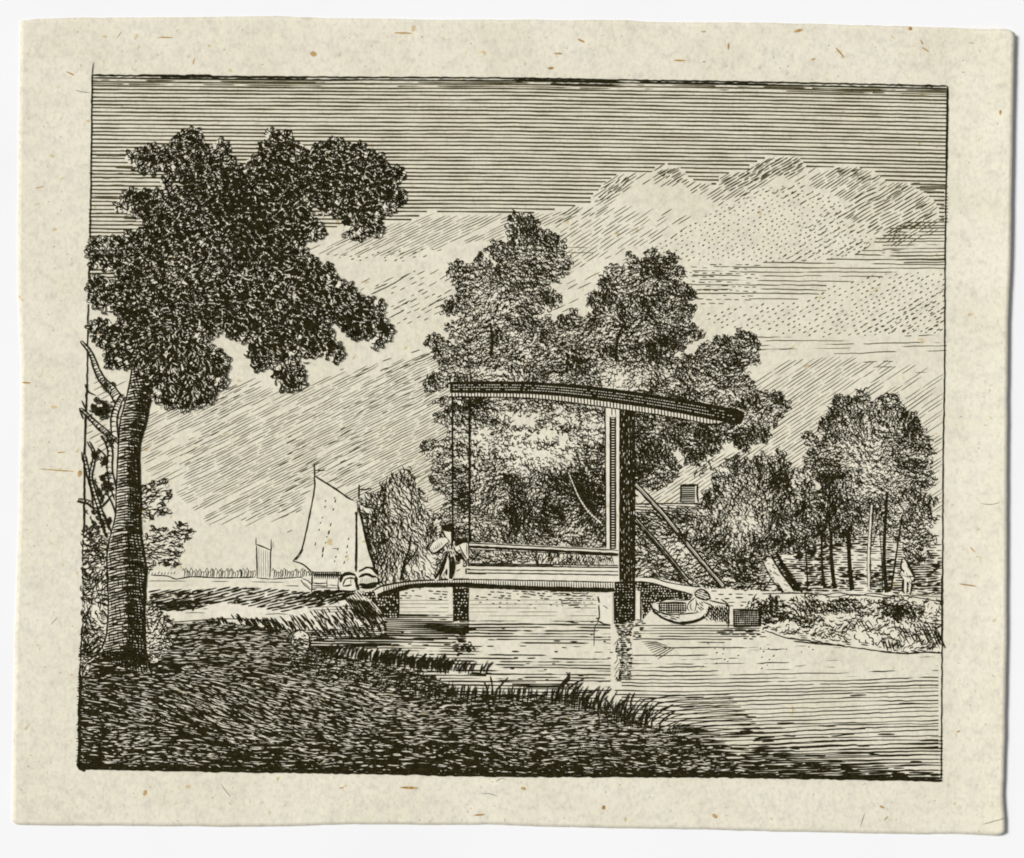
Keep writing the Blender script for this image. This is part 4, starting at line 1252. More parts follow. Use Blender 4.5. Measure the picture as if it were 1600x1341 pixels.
# deck
A = Art()
dt = [(585, 922), (600, 915), (640, 908.5), (700, 905.5), (760, 905), (860, 906), (960, 908.5)]
db = [(960, 926), (860, 924), (760, 920), (700, 917), (640, 919), (600, 928), (588, 934)]
A.poly(dt + db)
A.line(dt, 2.8)
dm = fill(dt + db)
for k in range(95):
    x = 600 + k * 3.8
    yt = np.interp(x, [p[0] for p in dt], [p[1] for p in dt])
    yb = np.interp(x, [p[0] for p in db[::-1]], [p[1] for p in db[::-1]])
    if x > 742:
        A.line([(x, yt + 2), (x + 0.5, yb - 3)], 1.6)
    else:
        A.line([(x, yt + 1), (x + 0.5, yb - 1)], 1.9)
ly = [(590, 931), (640, 916.5), (700, 914), (760, 916), (860, 920), (960, 922)]
A.line(ly, 7.0, 0.8)
A.line([(x, y + 1) for x, y in ly], 5.0, 0.8)
A.line([(600, 925), (640, 913), (700, 911), (740, 911)], 1.6)
A.build('deck', br)
A = Art()
pw = [(733, 896), (800, 898), (960, 903), (1000, 903), (1020, 904), (1034, 909), (1052, 913), (1088, 918), (1082, 927), (1060, 922), (1040, 917), (1022, 912), (1000, 909), (960, 910), (860, 907), (733, 905)]
A.poly(pw)
A.line([(960, 909.5), (1000, 909), (1022, 912), (1042, 918), (1062, 924), (1082, 929)], 2.2)
A.line([(1000, 902), (1022, 903), (1036, 908), (1054, 912), (1088, 917)], 1.8)
A.line([(733, 905.5), (860, 907.5), (960, 910)], 2.0)
A.build('roadway', br)
# railing
A = Art()
rl = lambda x, a, b_: a + (b_ - a) * (x - 731) / (968 - 731)
def strip(art, a0, b0, a1, b1, mat=PAP, ink=False, xa=731, xb=968):
    art.poly([(xa, rl(xa, a0, b0)), (xb, rl(xb, a0, b0)), (xb, rl(xb, a1, b1)), (xa, rl(xa, a1, b1))], mat, ink)
strip(A, 847, 858, 897, 904)
for a, b_, w in ((848.5, 860, 2.0), (854.0, 866.0, 4.2), (858.5, 868.5, 1.6), (880.5, 883.5, 2.0), (884.0, 886.8, 2.2), (890.3, 893, 1.8), (895, 898.5, 2.0)):
    A.line([(731, a), (800, rl(800, a, b_)), (880, rl(880, a, b_)), (966, b_)], w, 0.8)
pm = fill([(733, 859), (958, 869), (958, 883), (733, 880)])
foliage(A, pm, blobs(0.62, [(940, 875, 30, 10, -0.25)]) + (N12 - .5) * .3, 0.9, 1.2, (5, 10), 1.7, ground=False)
for k in range(14):
    x = 915 + k * 2.9
    A.line([(x, 869), (x + 3, 881)], 1.2)
lines(A, fill([(731, 879), (860, 881), (860, 885), (731, 884)]), 2, 1.8, lambda x: 0.012 * x, prob=np.full((H_, W_), 0.8))
A.line([(732, 846), (732, 884)], 2.4)
A.line([(728, 888), (728, 897)], 2.2)
A.line([(728, 889), (735, 889)], 2.0)
A.line([(728, 896), (760, 897)], 2.0)
A.build('railing', br)
# inner frame post with pale edges
A = Art()
A.poly([(946, 634), (968, 637), (968, 860), (946, 857)])
A.line([(945.5, 634), (946, 740), (946.5, 857)], 2.2)
A.line([(953, 650), (953, 740), (953, 858)], 1.6)
A.line([(962, 650), (962, 740), (962, 858)], 1.6)
A.poly([(953.5, 652), (961.5, 652), (961.5, 858), (953.5, 858)], INKI, True)
zz = A.zi
for k in range(50):
    y = 654 + k * 4.1
    A.strokes(np.array([[[955.5, y], [958, y + 0.2], [960, y]]]), 1.2, PAP)
    A.V[-1][:, 2] = zz + 0.006
A.line([(956, 636), (956, 650)], 1.6)
A.line([(961, 636), (962, 650)], 1.6)
A.build('frame_post', br)
# main dark post
A = Art()
timber(A, [(968, 634), (992, 637), (992, 908), (968, 908)], [(90, 3.6, 0.6, (2, 5), (3, 8), 0.6), (90, 7.5, 0.9, (2, 6), (5, 16), 0.6)])
A.line([(968.5, 636), (968.5, 780), (968.5, 908)], 2.6)
A.line([(989, 638), (989.5, 780), (990, 908)], 5.0)
A.build('main_post', br)
# the balance beam
A = Art()
bt = smooth([(703, 598), (760, 597), (820, 597.5), (880, 601), (960, 609), (1040, 621), (1100, 631), (1150, 641), (1161, 644)], 5, False)
bd = smooth([(703, 613), (760, 613.5), (820, 614.5), (880, 618.5), (960, 628.5), (1040, 641), (1100, 652.5), (1140, 660), (1158, 662)], 5, False)
bq = np.concatenate([bt, bd[::-1]])
A.poly(bq)
A.poly(bq, INKI, True)
A.zi += 0.012
pb = np.clip(0.95 - 0.25 * (N25 > 0.6) - 0.7 * np.clip((XX - 1090) / 60.0, 0, 1), 0.1, 1)
for r_ in (0.28, 0.50, 0.72):
    x = 708.0
    while x < 1150:
        y = np.interp(x, bt[:, 0], bt[:, 1]) * (1 - r_) + np.interp(x, bd[:, 0], bd[:, 1]) * r_
        if rng.random() < at(pb, x, y):
            sl = 0.14 * np.clip((x - 840) / 200, 0, 1)
            A.strokes(np.array([[[x, y], [x + 1, y + sl], [x + 1.6 + rng.random() * 1.6, y + 2.4 * sl]]]), 0.7 + 0.4 * rng.random(), PAP)
        x += 3.5 + 0.9 * rng.random()
A.line([tuple(p) for p in bt[::3]] + [(1161, 644), (1160, 655), (1156, 662)], 2.4, 0.9)
A.line([tuple(p) for p in bd[::3]], 2.6, 0.9)
beam_o = A.build('balance_beam', br)
A = Art()
ut = bd[:-6]
ub = smooth([(705, 620), (760, 620.5), (820, 622), (880, 627.5), (960, 638.5), (1040, 650), (1085, 658.5), (1108, 663), (1128, 662)], 5, False)
n_ = min(len(ut), len(ub))
A.poly(np.concatenate([ut[:n_], ub[:n_][::-1]]))
A.line([tuple(p) for p in ub[::3]], 2.0, 0.7)
x = 706.0
while x < 1122:
    y0 = np.interp(x, bd[:, 0], bd[:, 1])
    y1 = np.interp(x, ub[:, 0], ub[:, 1])
    if y1 > y0 + 2:
        A.line([(x, y0), (x + 0.4, y1)], 2.0, 0.9, wob=0.3)
    x += 4.6 + rng.random() * 0.8
A.build('underside', beam_o)
# hanging rods
for x0, y1, w in ((706.5, 906, 2.6), (733, 848, 3.2)):
    A = Art()
    A.line([(x0, 619), (x0 + 0.6, 720), (x0, y1)], w, 0.9, wob=0.9)
    A.build('hanging_rod', br)
# struts
for pts in ([(993, 757), (1032, 799), (1064, 838), (1095, 876), (1130, 916)], [(993, 812), (1020, 842), (1048, 875), (1073, 906)]):
    A = Art()
    q = np.array(pts, float)
    A.strokes(smooth(pts, 3, False)[None], np.full((1, (len(pts) - 1) * 3 + 1), 6.5), PAP)
    A.V[-1][:, 2] = A.z0
    A.line([(x + 2.4, y - 2.0) for x, y in pts], 2.6, 0.8)
    A.line([(x - 2.2, y + 1.9) for x, y in pts], 3.6, 0.8)
    A.line([(x, y) for x, y in pts], 1.0 if pts[0][1] < 800 else 2.4, 0.8)
    if pts[0][1] < 800:
        c = np.array([[1068, 838], [1072, 842], [1064, 834], [1074, 836], [1062, 842]], float)
        commas(A, c, rng.random(5) * 3, 10.0, 4.0, 0.2)
    A.build('strut', br)

# ---- man crossing the bridge
t_ = thing('person', 'person in a broad dark hat walking over the bridge with a pale sack', 'person', (700, 905))
A = Art()
A.poly(smooth([(694, 830), (704, 830), (706, 842), (712, 848), (720, 856), (714, 862), (712, 872), (710, 890), (708, 905), (700, 905), (699, 888), (692, 898), (684, 906), (679, 905), (690, 884), (696, 868), (694, 852), (698, 842)], 3))
A.line([(699, 862), (694, 878), (686, 894), (680, 905)], 5.0)
A.line([(698, 872), (692, 890), (686, 904)], 3.0)
A.line([(708, 870), (708, 888), (705, 905)], 6.0)
A.line([(702, 866), (704, 885), (703, 904)], 4.0)
A.line([(690, 832), (697, 840), (703, 847)], 2.6)
A.line([(706, 830), (707, 845), (705, 858)], 3.4)
dashes(A, fill([(697, 846), (712, 848), (714, 876), (696, 876)]), 70, 3.6, 1.8, (5, 12), (0, 3), 0.8)
dashes(A, fill([(690, 858), (704, 848), (704, 872), (694, 874)]), -40, 4, 1.8, (5, 12), (0, 3), 0.8)
A.line([(709, 858), (718, 868), (728, 878)], 2.8)
A.line([(714, 862), (724, 872), (730, 876)], 2.2)
A.line([(712, 866), (716, 878)], 3.6)
A.build('body', t_)
A = Art()
A.poly(smooth([(689, 822), (698, 819), (706, 820), (706, 830), (700, 831), (692, 828)], 3), INKI, True)
A.line([(688, 820), (697, 821), (706, 819)], 2.0)
A.line([(690, 826), (697, 830)], 2.0)
A.build('hat', t_)
t_ = thing('sack', 'plump pale sack slung over the back of the walking person', 'sack', (684, 862))
A = Art()
sk = smooth([(672, 856), (676, 848), (685, 842), (695, 840), (700, 844), (697, 850), (688, 857), (679, 863), (673, 862)], 4)
A.poly(sk)
A.line([(671, 856), (673, 863), (680, 864), (690, 858), (697, 850), (702, 847)], 2.2)
A.line([(671, 857), (676, 848), (684, 842)], 1.3)
A.line([(678, 859), (688, 853)], 1.0)
for k in range(6):
    A.line([(676 + k * 3, 862 - k * 2), (674 + k * 3, 857 - k * 2)], 1.0)
A.build('bag', t_)
t_ = thing('bundle', 'dark-topped white bundle held out in front of the walking person', 'bundle', (724, 876))
A = Art()
A.poly([(717, 852), (727, 847), (731, 850), (732, 872), (728, 876), (720, 862)])
A.poly(smooth([(711, 846), (718, 841), (728, 843), (729, 848), (722, 849), (712, 854)], 3), INKI, True)
A.line([(718, 852), (722, 862), (730, 875)], 2.2)
A.line([(729, 850), (730, 868)], 1.2)
A.build('cloth', t_)

# ==================================================================== ROWING BOAT, CRATE
t_ = thing('rowing_boat', 'small white-sided rowing boat at the waterside right of the bridge', 'boat', (1062, 974))
A = Art()
A.poly(smooth([(1017, 946), (1026, 941), (1034, 940), (1043, 936), (1068, 937), (1090, 940), (1106, 953), (1101, 963), (1088, 970), (1066, 974), (1046, 970), (1030, 963), (1020, 955)], 4))
A.line([(1017, 944), (1020, 953), (1032, 963), (1046, 970), (1066, 974), (1088, 970), (1102, 961), (1106, 953)], 3.2, 0.7)
A.line([(1018, 950), (1030, 956), (1046, 960), (1072, 959), (1088, 957), (1104, 952)], 2.2)
A.line([(1030, 942), (1042, 937), (1068, 938), (1080, 937)], 1.6)
A.line([(1019, 954), (1036, 966), (1052, 972), (1070, 975)], 3.6)
dashes(A, fill([(1019, 951), (1046, 961), (1064, 961), (1058, 973), (1036, 968)]), 14, 3.0, 1.8, (5, 12), (0, 3), 0.6)
A.line([(1060, 973), (1080, 972), (1098, 965), (1106, 955)], 4.0, 0.4)
hull_o = A.build('hull', t_)
A = Art()
ip = [(1027, 943), (1046, 942), (1072, 942), (1073, 957), (1046, 958), (1030, 955)]
cross(A, ip, 3.6, 2.3)
A.line([(1026, 943), (1050, 941), (1072, 942)], 2.4)
A.build('interior', hull_o)
t_ = thing('person', 'person in a wide round hat bending over the stern of the rowing boat', 'person', (1086, 956))
A = Art()
A.poly(smooth([(1076, 940), (1086, 932), (1094, 936), (1102, 940), (1112, 946), (1104, 950), (1100, 955), (1080, 957), (1074, 952)], 3))
A.line([(1086, 934), (1076, 942), (1073, 950), (1077, 955)], 1.8)
A.line([(1080, 942), (1078, 949), (1082, 954)], 1.6)
A.line([(1085, 956), (1088, 945), (1087, 936)], 1.8)
dashes(A, fill([(1088, 939), (1098, 940), (1101, 953), (1088, 956)]), 40, 3.2, 2.0, (5, 12), (0, 2), 0.5)
A.line([(1098, 940), (1108, 944), (1114, 947)], 1.8)
A.build('body', t_)
A = Art()
hp = smooth([(1086, 928), (1091, 922), (1099, 922), (1106, 928), (1109, 935), (1102, 937), (1092, 935)], 4)
A.poly(hp)
A.line([(1085, 927), (1091, 921), (1100, 922), (1107, 929), (1109, 936), (1100, 937), (1090, 934), (1085, 928)], 2.6, 0.9)
dashes(A, fill(hp), 20, 3.0, 2.0, (5, 12), (0, 2), 0.5)
A.build('hat', t_)
t_ = thing('fishing_net', 'dark netting draped from a pole behind the bending person', 'net', (1122, 978))
A = Art()
np_ = [(1106, 947), (1118, 945), (1137, 944), (1138, 960), (1138, 979), (1128, 970), (1116, 972), (1104, 970), (1100, 962)]
A.poly(np_)
A.line([(1108, 938), (1120, 941), (1136, 944)], 2.4)
A.line([(1126, 936), (1134, 941), (1138, 946), (1138, 960), (1137, 980)], 2.4)
for k in range(9):
    A.line([(1107 + k * 3.4, 946), (1112 + k * 3.0, 958), (1110 + k * 3.6, 972 - abs(k - 5) * 0.6 + (4 if k > 6 else 0))], 2.2)
dashes(A, fill(np_), 48, 4.2, 2.1, (6, 16), (0, 4), 0.8)
A.line([(1100, 966), (1106, 958), (1108, 947)], 3.4)
A.build('mesh', t_)
t_ = thing('crate', 'low black wooden crate standing at the water edge right of the boat', 'crate', (1166, 979))
A = Art()
cp_ = [(1145, 952), (1187, 953), (1186, 978), (1146, 979)]
A.poly(cp_)
lines(A, fill(cp_), 3.1, 2.4, wob=0.6, wv=0.6)
dashes(A, fill(cp_), 90, 3.6, 1.7, (8, 20), (0, 5), 0.5)
for a in ([(1145, 952), (1166, 953), (1187, 953)], [(1187, 953), (1186, 979)], [(1146, 952), (1147, 979)], [(1146, 979), (1186, 978)]):
    A.line(a, 2.6)
A.build('box', t_)

# ==================================================================== FOREGROUND
gr = Art(0.04)
GROUND = PRINT & fill([(118, 1030), (140, 985), (228, 985), (250, 972), (300, 972), (360, 975), (430, 982), (500, 995), (480, 1006), (500, 1014), (600, 1040), (680, 1056), (720, 1085), (800, 1082), (890, 1088), (960, 1108), (1010, 1130), (1060, 1146), (1095, 1158), (1120, 1172), (1150, 1192), (1180, 1206), (1190, 1224), (110, 1224)])
GR_ = erode(GROUND, 2)
gr.ground(GR_)
gr.z0 += 0.006
gr.ground(GR_, INKI, 1)
gr.z0 -= 0.006
gr.zi += 0.004
angf = (N110 - 0.5) * 12 + 16 * np.exp(-(((XX - 300) / 220.0) ** 2 + ((YY - 1110) / 45.0) ** 2)) - 10 * np.exp(-(((XX - 200) / 90.0) ** 2 + ((YY - 1140) / 25.0) ** 2))
lt_ = blobs(0.60, [(150, 1120, 50, 90, -0.16), (300, 1185, 260, 22, -0.20), (800, 1190, 300, 22, -0.25), (700, 1150, 120, 24, -0.12), (230, 1060, 60, 20, -0.2), (420, 1010, 160, 26, 0.16), (330, 1075, 90, 26, 0.10), (540, 1050, 110, 24, 0.20), (600, 1090, 140, 12, 0.10), (260, 1100, 60, 16, 0.12), (860, 1120, 120, 16, 0.06), (1050, 1175, 90, 14, 0.05), (440, 1100, 80, 14, 0.06)]) + (N50 - .5) * .30 + (N25 - .5) * .35
lt_ = np.clip(lt_ - 0.09, 0.14, 0.95)
G2 = GROUND & (YY < np.interp(XX, BOTX, BOTY) - 4)
LENS = (0.12, 0.65, 1.0, 0.9, 0.5, 0.1)
dashes(gr, G2, 1, 2.5, 1.1, (4, 22), (1, 6), 1.2, prob=lt_ + 0.06, angf=angf, mat=PAP, wvar=1.3, jit=0.9, aj=3, prof=LENS)
dashes(gr, G2, 3, 3.2, 0.9, (10, 30), (2, 9), 1.6, prob=lt_ * 0.8, angf=angf, mat=PAP, wvar=1.2, jit=0.9, aj=5, prof=LENS)
dashes(gr, G2, 8, 6.0, 1.0, (3, 9), (2, 10), 1.3, prob=0.35 + 0.4 * N25, angf=angf, mat=PAP, wvar=1.2, jit=0.9, aj=14, prof=LENS)
gr.zi += 0.008
dashes(gr, GROUND, -16, 7.0, 1.5, (6, 16), (3, 9), 1.5, prob=1.0 - lt_ * 0.8, angf=angf * 0.5)
dashes(gr, GROUND, 22, 8.5, 1.5, (6, 16), (3, 9), 1.5, prob=1.0 - lt_ * 0.8, angf=angf * 0.5)
dashes(gr, GROUND, 3, 6.0, 1.6, (10, 26), (2, 8), 1.5, prob=np.full((H_, W_), 0.6), angf=angf)
m = GROUND & (YY > np.interp(XX, BOTX, BOTY) - 11)
dashes(gr, m, 1, 4.0, 2.4, (16, 40), (0, 3), 1.2)
dashes(gr, PRINT & fill([(1000, 1128), (1060, 1140), (1110, 1150), (1190, 1170), (1290, 1196), (1420, 1208), (1420, 1222), (1120, 1218), (1100, 1170), (1050, 1156)]), 2, 3.6, 2.2, (10, 34), (1, 7), 1.0, prob=np.clip(0.85 - np.clip((XX - 1080) / 400.0, 0, 0.5) - np.clip((1190 - YY) / 120.0, 0, .4), 0, 1))
# lighter tufty ground beside the water
m = GROUND & fill([(490, 1008), (560, 1012), (680, 1056), (720, 1085), (600, 1080), (500, 1060), (440, 1030)])
foliage(gr, m, blobs(0.35, []) + (N25 - .5) * .3, -0.7, 0.6, (6, 13), 1.8, ground=False)
o = gr.build('ground')
o['kind'] = 'structure'

# ---- reeds and waterside grass
rd = Art()
def blades(art, pts, n, h, lean, w=1.9, spread=6, hv=0.5, bend=0.3):
    p = np.array(pts, float)
    d = np.concatenate([[0], np.cumsum(np.linalg.norm(np.diff(p, axis=0), axis=1))])
    for k in range(n):
        s = rng.random() * d[-1]
        x, y = np.interp(s, d, p[:, 0]), np.interp(s, d, p[:, 1]) + (rng.random() - .5) * spread
        hh = h * (1 - hv / 2 + hv * rng.random())
        l_ = lean * hh * (0.4 + 0.9 * rng.random())
        art.line([(x, y), (x + l_ * 0.25, y - hh * 0.55), (x + l_, y - hh)], w * (0.7 + 0.6 * rng.random()), 0.4, wob=0.4, dens=6)
blades(rd, [(500, 1028), (540, 1026), (600, 1036), (660, 1044), (720, 1050), (762, 1054)], 150, 17, 0.5, 1.6, 6)
blades(rd, [(560, 1032), (640, 1044), (700, 1050)], 70, 15, 0.2, 2.2, 8)
dashes(rd, fill([(560, 1026), (620, 1030), (700, 1042), (740, 1050), (640, 1050), (580, 1042)]), 4, 4, 2.2, (8, 20), (2, 6), 1.0)
for x, y in ((576, 1022), (620, 1020), (634, 1022), (690, 1030), (660, 1028), (600, 1022)):
    rd.line([(x - 6, y + 12), (x, y), (x + 7, y - 8), (x + 3, y - 3)], 2.8)
blades(rd, [(640, 1090), (700, 1094), (760, 1096), (830, 1096), (900, 1104), (960, 1122), (1010, 1138)], 190, 20, 0.12, 1.35, 10)
blades(rd, [(880, 1102), (930, 1116), (980, 1134), (1010, 1142)], 60, 34, 0.45, 1.35, 8)
for x, y, h, l_ in ((878, 1098, 48, 12), (870, 1096, 38, 16), (770, 1106, 50, -4), (772, 1104, 46, 22), (764, 1105, 40, -8), (936, 1138, 50, -4), (934, 1120, 40, 2), (970, 1130, 48, 14), (985, 1110, 28, 6), (1002, 1138, 40, 10), (1008, 1140, 44, 22), (886, 1090, 30, 26), (960, 1130, 40, -16), (950, 1138, 36, -18), (1018, 1140, 40, 34), (1030, 1142, 30, 24), (730, 1104, 34, 2)):
    rd.line([(x, y), (x + l_ * 0.1, y - h * 0.5), (x + l_, y - h)], 2.3, 0.3, dens=5)
rd.line([(874, 1098), (872, 1078), (886, 1064), (890, 1056), (884, 1050)], 3.0, 0.3)
for k in range(12):
    rd.line([(1040 + k * 3.5, 1150 - k * 0.5), (1044 + k * 4.2, 1138 + k * 0.4), (1060 + k * 5, 1128 + k * 1.4)], 1.5, 0.4)
rd_o = rd.build('reeds')
tag(rd_o, 'dark reeds and long grass fringing the near bank of the water', 'reeds', kind='stuff')

# stone in the grass
t_ = thing('boulder', 'pale rounded boulder lying in the dark grass of the near bank', 'boulder', (470, 1022))
A = Art()
sp_ = smooth([(457, 1000), (460, 991), (468, 986), (478, 989), (483, 997), (482, 1010), (478, 1020), (464, 1021), (457, 1012)], 4)
A.poly(sp_)
dashes(A, fill(sp_) & (XX - 457 + (YY - 990) > 16), 18, 3.6, 1.7, (4, 12), (1, 4), 1.0)
c = scatter(fill(sp_), np.full((H_, W_), 0.5), 5)
commas(A, c, rng.random(len(c)) * 3, 5.0, 1.4, 0.3)
dashes(A, fill(sp_) & (YY + 0.4 * (470 - XX) > 997), 10, 2.7, 2.2, (4, 14), (0, 3), 1.0)
A.line([(457, 1012), (455, 1000), (460, 990)], 1.8)
A.line([(483, 995), (484, 1010), (478, 1021)], 3.0)
A.build('rock', t_)

# ==================================================================== RULED BORDER
A = Art()
A.line([(x, y) for x, y in zip(TX, TY)], 2.4, 0.8, wob=1.0)
for x0, x1, dy, w in ((146, 182, -0.5, 2.0), (215, 285, -0.5, 3.2), (250, 480, 1.0, 2.6), (290, 330, -2, 1.5), (800, 970, 3.4, 3.6), (860, 960, 8, 2.4), (150, 1478, 3.8, 1.6), (1000, 1200, 3, 2.0), (1400, 1412, 0, 4), (1440, 1460, 0, 4)):
    xs = np.linspace(x0, x1, max(3, int((x1 - x0) / 30)))
    A.line([(x, T(x) + dy) for x in xs], w, 0.4, wob=1.0)
ys = np.array(LBX[0], float)
A.line([(146.5, 97), (145, 108), (144, 120)], 1.2, 0.4)
A.line([(x, y) for y, x in zip(LBX[0][1:6], LBX[1][1:6])], 1.9, 0.9, wob=1.0)
A.line([(x, y) for y, x in zip(LBX[0][4:9], LBX[1][4:9])], 2.8, 0.9, wob=1.4)
A.line([(x, y) for y, x in zip(LBX[0][7:], LBX[1][7:])], 5.0, 0.9, wob=2.0)
A.line([(x, y) for y, x in zip(*RBX)], 2.0, 0.9, wob=0.8)
A.line([(1480, 136), (1479, 200), (1478, 270)], 3.2, 0.6)
A.line([(1471, 900), (1471, 1000)], 2.6, 0.6)
A.line(list(zip(BOTX, BOTY)), 4.0, 0.9, wob=1.6)
A.line([(x, y - 3) for x, y in zip(BOTX, BOTY)], 3.0, 0.9, wob=2.0)
A.line([(124, 1190), (128, 1202), (134, 1198)], 9, 0.7)
A.line([(1430, 1219), (1470, 1221)], 2.0, 0.4)
for k in range(46):
    y = 1000 + k * 4.4
    x = np.interp(y, LBX[0], LBX[1])
    A.line([(x - 4 * rng.random() - 1.5, y), (x + 4, y + rng.normal(0, 0.6))], 2.4, 0.5)
A.build('border_line', sheet)

# ==================================================================== LEFT-HAND TREES
# undergrowth at the left border
A = Art()
m, E = leafy_mask([(132, 840), (150, 836), (168, 850), (170, 900), (168, 960), (172, 1000), (160, 1030), (140, 1040), (126, 1046), (128, 960)], 5, 6, 1.0)
m &= PRINT
foliage(A, m, blobs(0.62, [(150, 955, 14, 26, -0.40), (145, 870, 14, 20, 0.1), (140, 1020, 14, 20, 0.1), (150, 900, 14, 14, 0.02), (156, 980, 14, 10, -0.25), (134, 990, 8, 60, 0.2)]) + (N12 - .5) * .35, 0.4, 1.6, (6, 13), 1.9)
for a in ([(136, 955), (142, 975), (150, 990), (165, 1000)], [(170, 985), (160, 1010), (150, 1032)], [(146, 984), (160, 980)], [(138, 880), (146, 890), (140, 900)]):
    A.line(a, 2.0)
o = A.build('bush')
tag(o, 'scrubby undergrowth squeezed between the left border line and the great trunk', 'bush')

# gnarled thin tree with dead boughs
t_ = thing('tree', 'gnarled half-dead thin tree with twisted bare boughs left of the great trunk', 'tree', (160, 860))
def bough(pts, w0, w1, art):
    q = smooth(pts, 5, False)
    k = len(q)
    wd = np.linspace(w0, w1, k)
    art.strokes(q[None], wd[None], PAP)
    art.V[-1][:, 2] = art.z0
    t = np.gradient(q, axis=0)
    t /= np.maximum(np.linalg.norm(t, axis=1, keepdims=True), 1e-6)
    nn = np.stack([-t[:, 1], t[:, 0]], 1)
    A_, B_ = q + nn * wd[:, None] / 2, q - nn * wd[:, None] / 2
    art.line([tuple(p) for p in A_[::3]] + [tuple(A_[-1])], 2.2, 0.5)
    art.line([tuple(p) for p in B_[::3]] + [tuple(B_[-1])], 2.8, 0.5)
    for i in range(1, k - 1):
        for r_ in range(2):
            sh = t[i] * (rng.random() * 3 - 1)
            art.line([tuple(A_[i] + sh), tuple(q[i] + t[i] * 2 + sh), tuple(B_[i] - t[i] * 1.5 + sh)], 1.6, 0.4)
        art.line([tuple(B_[i]), tuple((B_[i] + q[i]) / 2 + t[i] * 4)], 2.2, 0.4)
TRUNK_Z = None
for nm, pts, w0, w1 in (('bough', [(190, 634), (176, 610), (160, 594), (150, 574), (142, 552), (127, 533)], 15, 3), ('bough', [(183, 700), (178, 660), (184, 634), (192, 618)], 10, 8), ('bough', [(182, 694), (168, 678), (152, 664), (140, 652), (126, 638)], 11, 3), ('bough', [(184, 780), (172, 740), (172, 700), (160, 680)], 9, 6), ('bough', [(172, 840), (160, 806), (146, 790), (136, 784), (122, 782)], 9, 5), ('bough', [(150, 800), (146, 770), (138, 740), (132, 712)], 6, 4), ('bough', [(168, 830), (158, 800), (148, 770), (142, 742), (148, 712), (138, 690)], 6, 3)):
    A = Art()
    bough(pts, w0, w1, A)
    A.build(nm, t_)
A = Art()
for a in ([(133, 600), (138, 612), (150, 618)], [(128, 626), (134, 640)], [(124, 638), (130, 655)], [(128, 706), (129, 718), (134, 728)], [(136, 745), (150, 756), (155, 775)], [(158, 730), (166, 715), (152, 700)], [(150, 800), (162, 790), (172, 778)], [(155, 795), (166, 784), (176, 772)], [(168, 772), (176, 788), (180, 802)]):
    A.line(a, 2.0)
for x, y, r in ((160, 630, 14), (165, 645, 14), (155, 640, 10), (150, 645, 8), (168, 600, 8), (165, 748, 12), (170, 760, 12), (164, 770, 10), (172, 690, 10), (165, 720, 8), (150, 715, 8), (145, 830, 14), (155, 850, 14), (150, 800, 8), (163, 815, 10)):
    c = np.array([[x, y]]) + rng.normal(0, r * 0.5, (int(r * 0.62), 2))
    loops(A, c, rng.random(len(c)) * 3, 4.0, 2.2, 1.5)
    c = np.array([[x, y]]) + rng.normal(0, r * 0.6, (int(r * 0.8), 2))
    commas(A, c, rng.random(len(c)) * 3, 5 + 6 * rng.random(len(c)), 1.6, 0.3)
A.build('foliage', t_)

# light bushes poking out to the right of the trunk
t_ = thing('bush', 'light leafy sprays growing out to the right behind the great trunk', 'bush', (240, 890))
for poly, fl in (([(212, 775), (225, 762), (240, 752), (258, 754), (264, 770), (256, 790), (262, 800), (240, 806), (216, 812)], -0.1), ([(216, 845), (230, 838), (238, 824), (256, 826), (266, 836), (278, 818), (290, 822), (296, 838), (282, 846), (284, 858), (276, 870), (272, 886), (250, 880), (236, 882), (224, 890), (218, 880)], 0.0)):
    A = Art()
    m, E = leafy_mask(poly, 4, 6, 1.5)
    foliage(A, m & PRINT, blobs(0.50, []) + (N12 - .5) * .4, fl, 0.5, (6, 14), 2.0, 0.18)
    loops(A, E[::3, :2], E[::3, 2], 4.5, 2.0, 1.6)
    A.build('spray', t_)
A = Art()
m, E = leafy_mask([(222, 950), (236, 940), (250, 960), (262, 965), (268, 972), (250, 985), (268, 1000), (256, 1018), (236, 1030), (224, 1020)], 5, 6, 1.5)
foliage(A, m & PRINT, blobs(0.50, []) + (N12 - .5) * .3, 0.2, 1.6, (5, 10), 1.8)
loops(A, E[::2, :2], E[::2, 2], 5, 2.6, 1.6)
o = A.build('bush')
tag(o, 'small pale bush of rounded leaves at the right foot of the great trunk', 'bush')

# the great tree
t_ = thing('tree', 'great dark-leaved tree leaning over the left side with a thick ringed trunk', 'tree', (200, 1045))
TL = [(207, 575), (203, 600), (196, 630), (189, 655), (186, 690), (184, 730), (182, 770), (181, 805), (173, 838), (168, 865), (168, 900), (170, 940), (168, 980), (164, 1004), (152, 1022), (134, 1036)]
TR = [(244, 575), (240, 605), (232, 635), (228, 660), (219, 690), (217, 720), (218, 750), (221, 785), (219, 820), (223, 850), (229, 888), (227, 910), (226, 950), (227, 1000), (229, 1022), (238, 1052)]
A = Art()
L_, R_ = smooth(TL, 4, False), smooth(TR, 4, False)
A.poly(np.concatenate([L_, R_[::-1]]))
yl = np.arange(578, 1040, 4.4)
for y in yl:
    xl = np.interp(y, L_[:, 1], L_[:, 0])
    xr = np.interp(y, R_[:, 1], R_[:, 0])
    sag = 3.2 if y < 830 else 4.2
    tl = 5.0 if y > 835 else 0
    pts = []
    for t in np.linspace(0.02, 1, 7):
        x = xl + (xr - xl) * t
        pts.append((x, y + tl * (0.5 - t) - sag * math.sin(math.pi * t) + (rng.random() - .5) * 1.6))
    A.line(pts, 2.5 + rng.random() * 1.2, 0.6, wob=1.3)
    # darker right half
    A.line([(xl + (xr - xl) * t, y + 2.1 - sag * math.sin(math.pi * t) + (rng.random() - .5) * 2) for t in np.linspace(0.38 + 0.2 * rng.random(), 1, 5)], 2.4, 0.5, wob=0.8)
